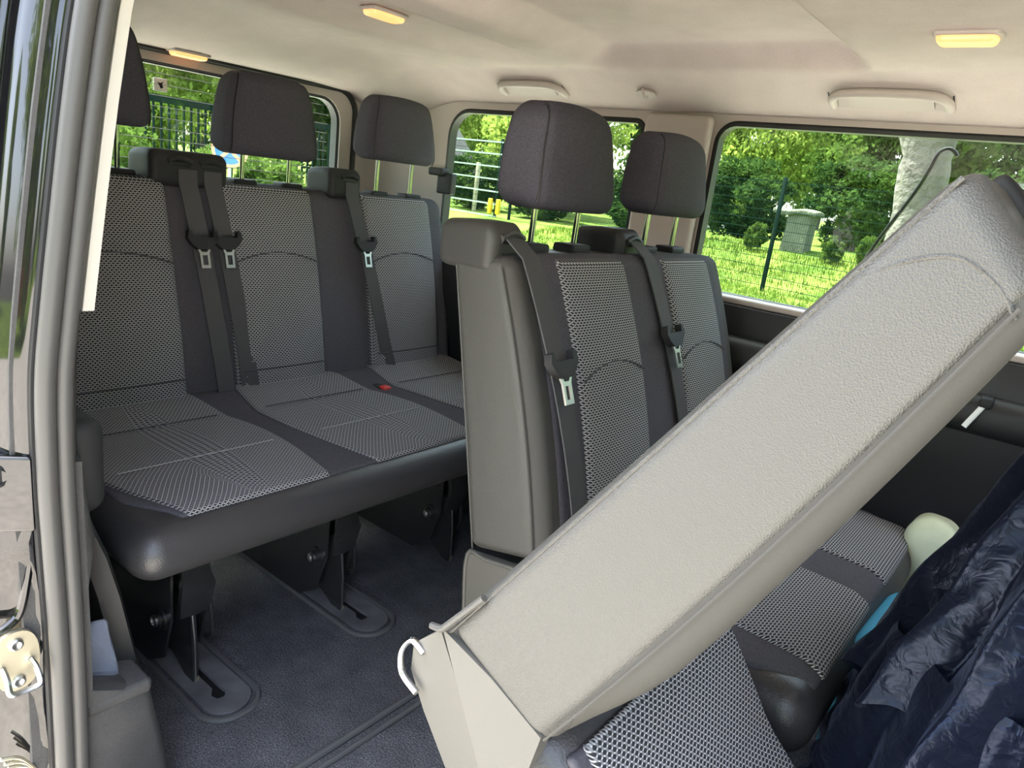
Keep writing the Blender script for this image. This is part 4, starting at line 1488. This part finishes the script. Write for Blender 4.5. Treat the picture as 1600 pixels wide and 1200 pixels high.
# shrubs of the hedge behind the rear window
for i, (x, y, s) in enumerate(((-10.6, 4.45, 1.22), (-11.2, 6.75, 1.15), (-10.4, 2.1, 1.3))):
    t = thing('hedge_shrub', 'leafy hedge shrub behind the rear window, %s' % ('in the middle', 'behind the no-stopping sign', 'leftmost')[i], 'shrub', (x, y, GZ0), 'hedge behind the tailgate')
    o = bpy.data.objects.new('leaves', shrub_me)
    COL.objects.link(o)
    o.parent = t
    V, F = tube([(0, 0, 0), (0.03, 0.02, 0.7)], 0.03, 6)
    st_ = bpy.data.objects.new('stem', mesh_only('stem', V, F, BARK))
    COL.objects.link(st_)
    st_.parent = t
    t.scale = (s, s, s * 1.0)
    t.rotation_euler = (0, 0, i * 1.1)
for i, (x, y, s) in enumerate(((-12.9, 23.4, 1.9), (-9.3, 23.6, 1.85), (-5.7, 23.4, 1.9), (-2.1, 23.2, 1.85), (1.5, 23.4, 1.9), (-23.4, 22.4, 1.6), (-19.9, 22.3, 1.55), (-16.4, 22.5, 1.55))):
    t = thing('undergrowth_bush', 'dense leafy bush below the trees beyond the lawn, %s' % ('leftmost of the row', 'left of the stone pillar', 'behind the stone pillar', 'right of the stone pillar', 'rightmost of the row', 'behind the left gate leaf', 'behind the gate lock', 'behind the fence right of the gate')[i], 'bush', (x, y, float(ground(x, y))), 'undergrowth bushes beyond the lawn')
    o = bpy.data.objects.new('leaves', under_me)
    COL.objects.link(o)
    o.parent = t
    t.scale = (s, s, s * 0.9)
    t.rotation_euler = (0, 0, i * 1.7)
# low plants at the foot of the stone pillar
for i, (x, y, s) in enumerate(((-7.1, 19.2, 0.32), (-5.1, 19.1, 0.30), (-4.3, 19.2, 0.34), (-3.5, 19.0, 0.36))):
    t = thing('weed_clump', 'clump of tall weeds, %s' % ('left of the stone pillar', 'just right of the stone pillar', 'second to the right of the stone pillar', 'farthest right of the stone pillar')[i], 'plant', (x, y, float(ground(x, y))), 'weeds at the edge of the lawn')
    o = bpy.data.objects.new('leaves', shrub_me)
    COL.objects.link(o)
    o.parent = t
    t.scale = (s, s, s * 1.5)
    t.rotation_euler = (0, 0, i * 2.3)

# bar fence seen through the rear window
bf = thing('bar_fence', 'dark green upright bar fence seen through the rear window', 'fence', (-14, 9, GZ0))
fx0, fy0, fx1, fy1 = -14.0, 6.0, -14.6, 12.5
nb = 44
for i in range(nb):
    f_ = i / (nb - 1)
    x, y = fx0 + (fx1 - fx0) * f_, fy0 + (fy1 - fy0) * f_
    V, F = box(x - 0.02, x + 0.02, y - 0.016, y + 0.016, GZ0, 1.72)
    obj_from('bar', V, F, GREEN_P, bf, smooth=False)
for z in (-0.2, 1.75):
    V, F = strip([(fx0, fy0 - 0.1, z), (fx1, fy1 + 0.1, z)], (0, 0, 1), 0.14, 0.05)
    obj_from('rail', V, F, GREEN_P, bf, smooth=False)

# mesh fences
def mesh_fence(label, p0, p1, z0, z1, posts, wire=0.0048, pitch=0.05, hp=0.2, bold=None):
    t = thing('mesh_fence', label, 'fence', (p0[0], p0[1], GZ0))
    p0, p1 = np.array(p0, float), np.array(p1, float)
    L = np.linalg.norm(p1 - p0)
    u = (p1 - p0) / L
    parts = []
    for s in np.arange(0, L, pitch):
        c = p0 + u * s
        parts.append(box(c[0] - wire / 2, c[0] + wire / 2, c[1] - wire / 2, c[1] + wire / 2, z0, z1))
    for z in np.arange(z0 + 0.03, z1, hp):
        parts.append(strip([(p0[0], p0[1], z), (p1[0], p1[1], z)], (0, 0, 1), wire * 2.4, wire))
    V, F = join(parts)
    m = obj_from('wire_mesh', V, F, WIRE_P, t, smooth=False)
    m['kind'] = 'stuff'
    for s in posts:
        c = p0 + u * s
        V, F = rb(c[0] - 0.04, c[0] + 0.04, c[1] - 0.04, c[1] + 0.04, GZ0, z1 + 0.08, 0.008, (1, 1, 1), 1)
        obj_from('post', V, F, GREEN_P, t)
    if bold:
        for z in bold:
            V, F = strip([(p0[0], p0[1] - 0.02, z), (p1[0], p1[1] - 0.02, z)], (0, 0, 1), 0.05, 0.04)
            obj_from('bar', V, F, GALV, t, smooth=False)
    return t


mesh_fence('green wire mesh fence across the lawn in the middle side window', (-8.9, 16.6), (0.6, 14.7), -0.45, 1.80, (3.45, 8.3))
mesh_fence('green wire mesh fence to the right of the gate', (-16.2, 20.0), (-11.4, 20.0), -0.30, 2.25, (0.05, 4.75))
gt = mesh_fence('green mesh gate leaf with pale horizontal bars', (-20.6, 20.1), (-16.75, 20.0), -0.35, 2.35, (0.02, 3.8), bold=(2.32, 1.92, 1.50, 1.08, 0.66, 0.24, -0.18, -0.5))
for dx in (-0.22, 0.14):
    V, F = rb(-16.8 + dx - 0.07, -16.8 + dx + 0.07, 19.90, 20.02, -0.10, 0.42, 0.02)
    obj_from('lock_box', V, F, YELL, gt)

# stone pillar with mossy slab
t = thing('stone_pillar', 'old pale stone pillar with an overhanging mossy slab on the lawn', 'pillar', (-6.3, 20.0, GZ0))
rings = []
for z, w in ((GZ0, 0.33), (0.3, 0.31), (0.8, 0.29), (1.18, 0.31)):
    rings.append([(-6.30 + w * sx + 0.04 * z, 20.0 + 0.3 * sy, z) for sx, sy in ((-1, -1), (-0.5, -1.06), (0, -1), (0.5, -1.06), (1, -1), (1, 1), (-1, 1))])
V, F = loft(rings)
obj_from('shaft', V, F, STONE, t, sharp=30)
V, F = rbox(1.12, 0.8, 0.13, 0.045, (6, 3, 1), 3)
V[:, 2] += 0.03 * np.sin(V[:, 0] * 6) + 0.02 * np.cos(V[:, 1] * 9)
obj_from('slab', V + np.array([-6.40, 20.0, 1.24]), F, STONE, t)
# thick pale trunk beyond the middle window
rings = []
for k, (z, w, off) in enumerate(((GZ0, 0.30, 0.02), (0.6, 0.24, 0.02), (1.1, 0.20, 0.01), (1.26, 0.185, 0.0), (1.45, 0.20, -0.01), (1.64, 0.20, -0.02), (1.72, 0.185, -0.02), (1.88, 0.225, -0.05), (2.3, 0.25, -0.06), (3.2, 0.24, 0.02), (5.0, 0.2, 0.1))):
    rings.append([(-1.335 + off + w * (1 + 0.06 * math.sin(3 * a + z * 2)) * math.cos(a), 7.3 + w * (1 + 0.06 * math.sin(3 * a + z * 2)) * math.sin(a), z) for a in np.linspace(0, 2 * math.pi, 20, endpoint=False)])
V, F = loft(rings)
tag(obj_from('bare_trunk', V, F, PALEB, sharp=60), 'thick pale bare trunk close behind the middle side window', 'tree trunk')
# timber stakes
for (x, y, z1, lb) in ((-18.6, 20.9, 1.6, 'thin pale timber stake behind the gate'), (-11.0, 20.4, 2.9, 'pale timber stake beside the mesh fence post')):
    V, F = rb(x - 0.06, x + 0.06, y - 0.06, y + 0.06, GZ0, z1, 0.012, (1, 1, 2), 1)
    tag(obj_from('timber_stake', V, F, TIMBER), lb, 'stake', 'timber stakes')

# small house with chimney behind the fence
hs = thing('cottage', 'low cottage with pale tiled roof and brick chimney behind the fence', 'house', (-19.0, 34.0, GZ0))
V, F = box(-23.0, -15.2, 32.5, 37.5, GZ0, 1.6)
obj_from('wall', V, F, RENDERW, hs, smooth=False)
V = [(-23.3, 32.1, 1.55), (-14.9, 32.1, 1.55), (-23.3, 37.9, 1.55), (-14.9, 37.9, 1.55), (-23.3, 35.0, 3.4), (-14.9, 35.0, 3.4)]
V += [(x, y, z - 0.12) for x, y, z in V]
F = [(0, 1, 5, 4), (3, 2, 4, 5), (6, 10, 11, 7), (9, 11, 10, 8), (0, 4, 10, 6), (2, 8, 10, 4), (1, 7, 11, 5), (3, 5, 11, 9), (0, 6, 7, 1), (2, 3, 9, 8)]
obj_from('roof', V, F, TIMBER, hs, smooth=False)
V, F = box(-18.9, -18.2, 34.5, 35.3, 2.9, 4.2)
ch = obj_from('chimney', V, F, BRICK, hs, smooth=False)
V, F = box(-18.95, -18.15, 34.45, 35.35, 4.2, 4.3)
obj_from('chimney_cap', V, F, BRICK, ch, smooth=False)
# dark roofed shed at the left of the gate
hs = thing('shed', 'dark slate-roofed shed behind the gate, left in the rear side window', 'shed', (-27.0, 26.0, GZ0))
V, F = box(-32.5, -27.2, 24.2, 29.5, GZ0, 1.2)
obj_from('wall', V, F, GREEN_P, hs, smooth=False)
V = [(-33, 23.8, 1.0), (-26.0, 23.8, 0.9), (-33, 30.0, 1.0), (-26.0, 30.0, 0.9), (-29.5, 23.8, 4.6), (-29.5, 30.0, 4.6)]
V += [(x, y, z - 0.2) for x, y, z in V]
F = [(0, 4, 5, 2), (1, 3, 5, 4), (6, 8, 11, 10), (7, 10, 11, 9), (0, 6, 10, 4), (4, 10, 7, 1), (2, 5, 11, 8), (5, 3, 9, 11), (0, 2, 8, 6), (1, 7, 9, 3)]
obj_from('roof', V, F, ROOF, hs, smooth=False)
V = [(-32.5, 24.2, 1.2), (-27.2, 24.2, 1.2), (-29.5, 24.2, 4.2)]
V += [(x, y + 0.1, z) for x, y, z in V]
F = [(0, 1, 2), (5, 4, 3), (0, 3, 4, 1), (1, 4, 5, 2), (2, 5, 3, 0)]
obj_from('gable', V, F, ROOF, hs, smooth=False)

# no-stopping sign
sg = thing('no_stopping_sign', 'round blue no-stopping sign with red rim and cross on a post', 'traffic sign', (-9.0, 5.32, GZ0))
SIGN_B = plain('sign_blue', (0.03, 0.16, 0.50), 0.4)
SIGN_R = plain('sign_red', (0.62, 0.30, 0.20), 0.4)
th_ = math.atan2(5.2, 9.0)
ex = np.array([math.sin(th_) * 1.0, math.cos(th_), 0.0])     # across the face
en = np.array([math.cos(th_), -math.sin(th_), 0.0])          # towards the van
c0 = np.array([-9.0, 5.30, 1.035])
f3 = lambda u, v, w: c0 + ex * u + np.array([0, 0, 1.0]) * v + en * w
R_ = 0.225
circ = lambda r, n=36: [(r * math.cos(a), r * math.sin(a)) for a in np.linspace(0, 2 * math.pi, n, endpoint=False)]
V, F = plate(circ(R_), [], 0.012, lambda u, v, w: f3(u, v, w - 0.012))
dsc = obj_from('disc', V, F, SIGN_B, sg, sharp=40)
V, F = plate(circ(R_), [circ(R_ * 0.82)], 0.003, f3)
obj_from('rim', V, F, SIGN_R, dsc, smooth=False)
for a in (45, -45):
    ca, sa = math.cos(math.radians(a)), math.sin(math.radians(a))
    V, F = plate([(-R_ * 0.86, -0.022), (R_ * 0.86, -0.022), (R_ * 0.86, 0.022), (-R_ * 0.86, 0.022)], [], 0.003, lambda u, v, w: f3(u * ca - v * sa, u * sa + v * ca, w))
    obj_from('cross_bar', V, F, SIGN_R, dsc, smooth=False)
V, F = tube([tuple(f3(0, 0.2, -0.035)), tuple(f3(0, -1.585, -0.035))], 0.022, 10)
obj_from('pole', V, F, GALV, sg)

# grass blades on the lawn near the fence
rg = np.random.default_rng(5)
N = 40000
gx = rg.uniform(-14, 2.5, N)
gy = rg.uniform(8.5, 20, N)
hh = rg.uniform(0.04, 0.13, N) + 0.10 * (gy > 18.6) * rg.uniform(0, 1, N)
an = rg.uniform(0, math.pi, N)
wd = rg.uniform(0.008, 0.018, N)
gy = np.where((np.abs(gx + 6.35) < 0.9) & (gy > 19.3), gy - 2.0, gy)
zg = ground(gx, gy)
b0 = np.stack([gx - wd * np.cos(an), gy - wd * np.sin(an), zg], 1)
b1 = np.stack([gx + wd * np.cos(an), gy + wd * np.sin(an), zg], 1)
tp = np.stack([gx + rg.normal(0, 0.03, N), gy + rg.normal(0, 0.03, N), zg + hh], 1)
V = np.stack([b0, b1, tp], 1).reshape(-1, 3)
me = mesh_only('grass_blades', V, np.arange(3 * N).reshape(N, 3), leaf_mat('blade_green', (0.055, 0.105, 0.012), (0.18, 0.235, 0.042)))
o = bpy.data.objects.new('grass_blades', me)
COL.objects.link(o)
tag(o, 'short green grass blades on the lawn by the mesh fence', 'grass', kind='stuff')
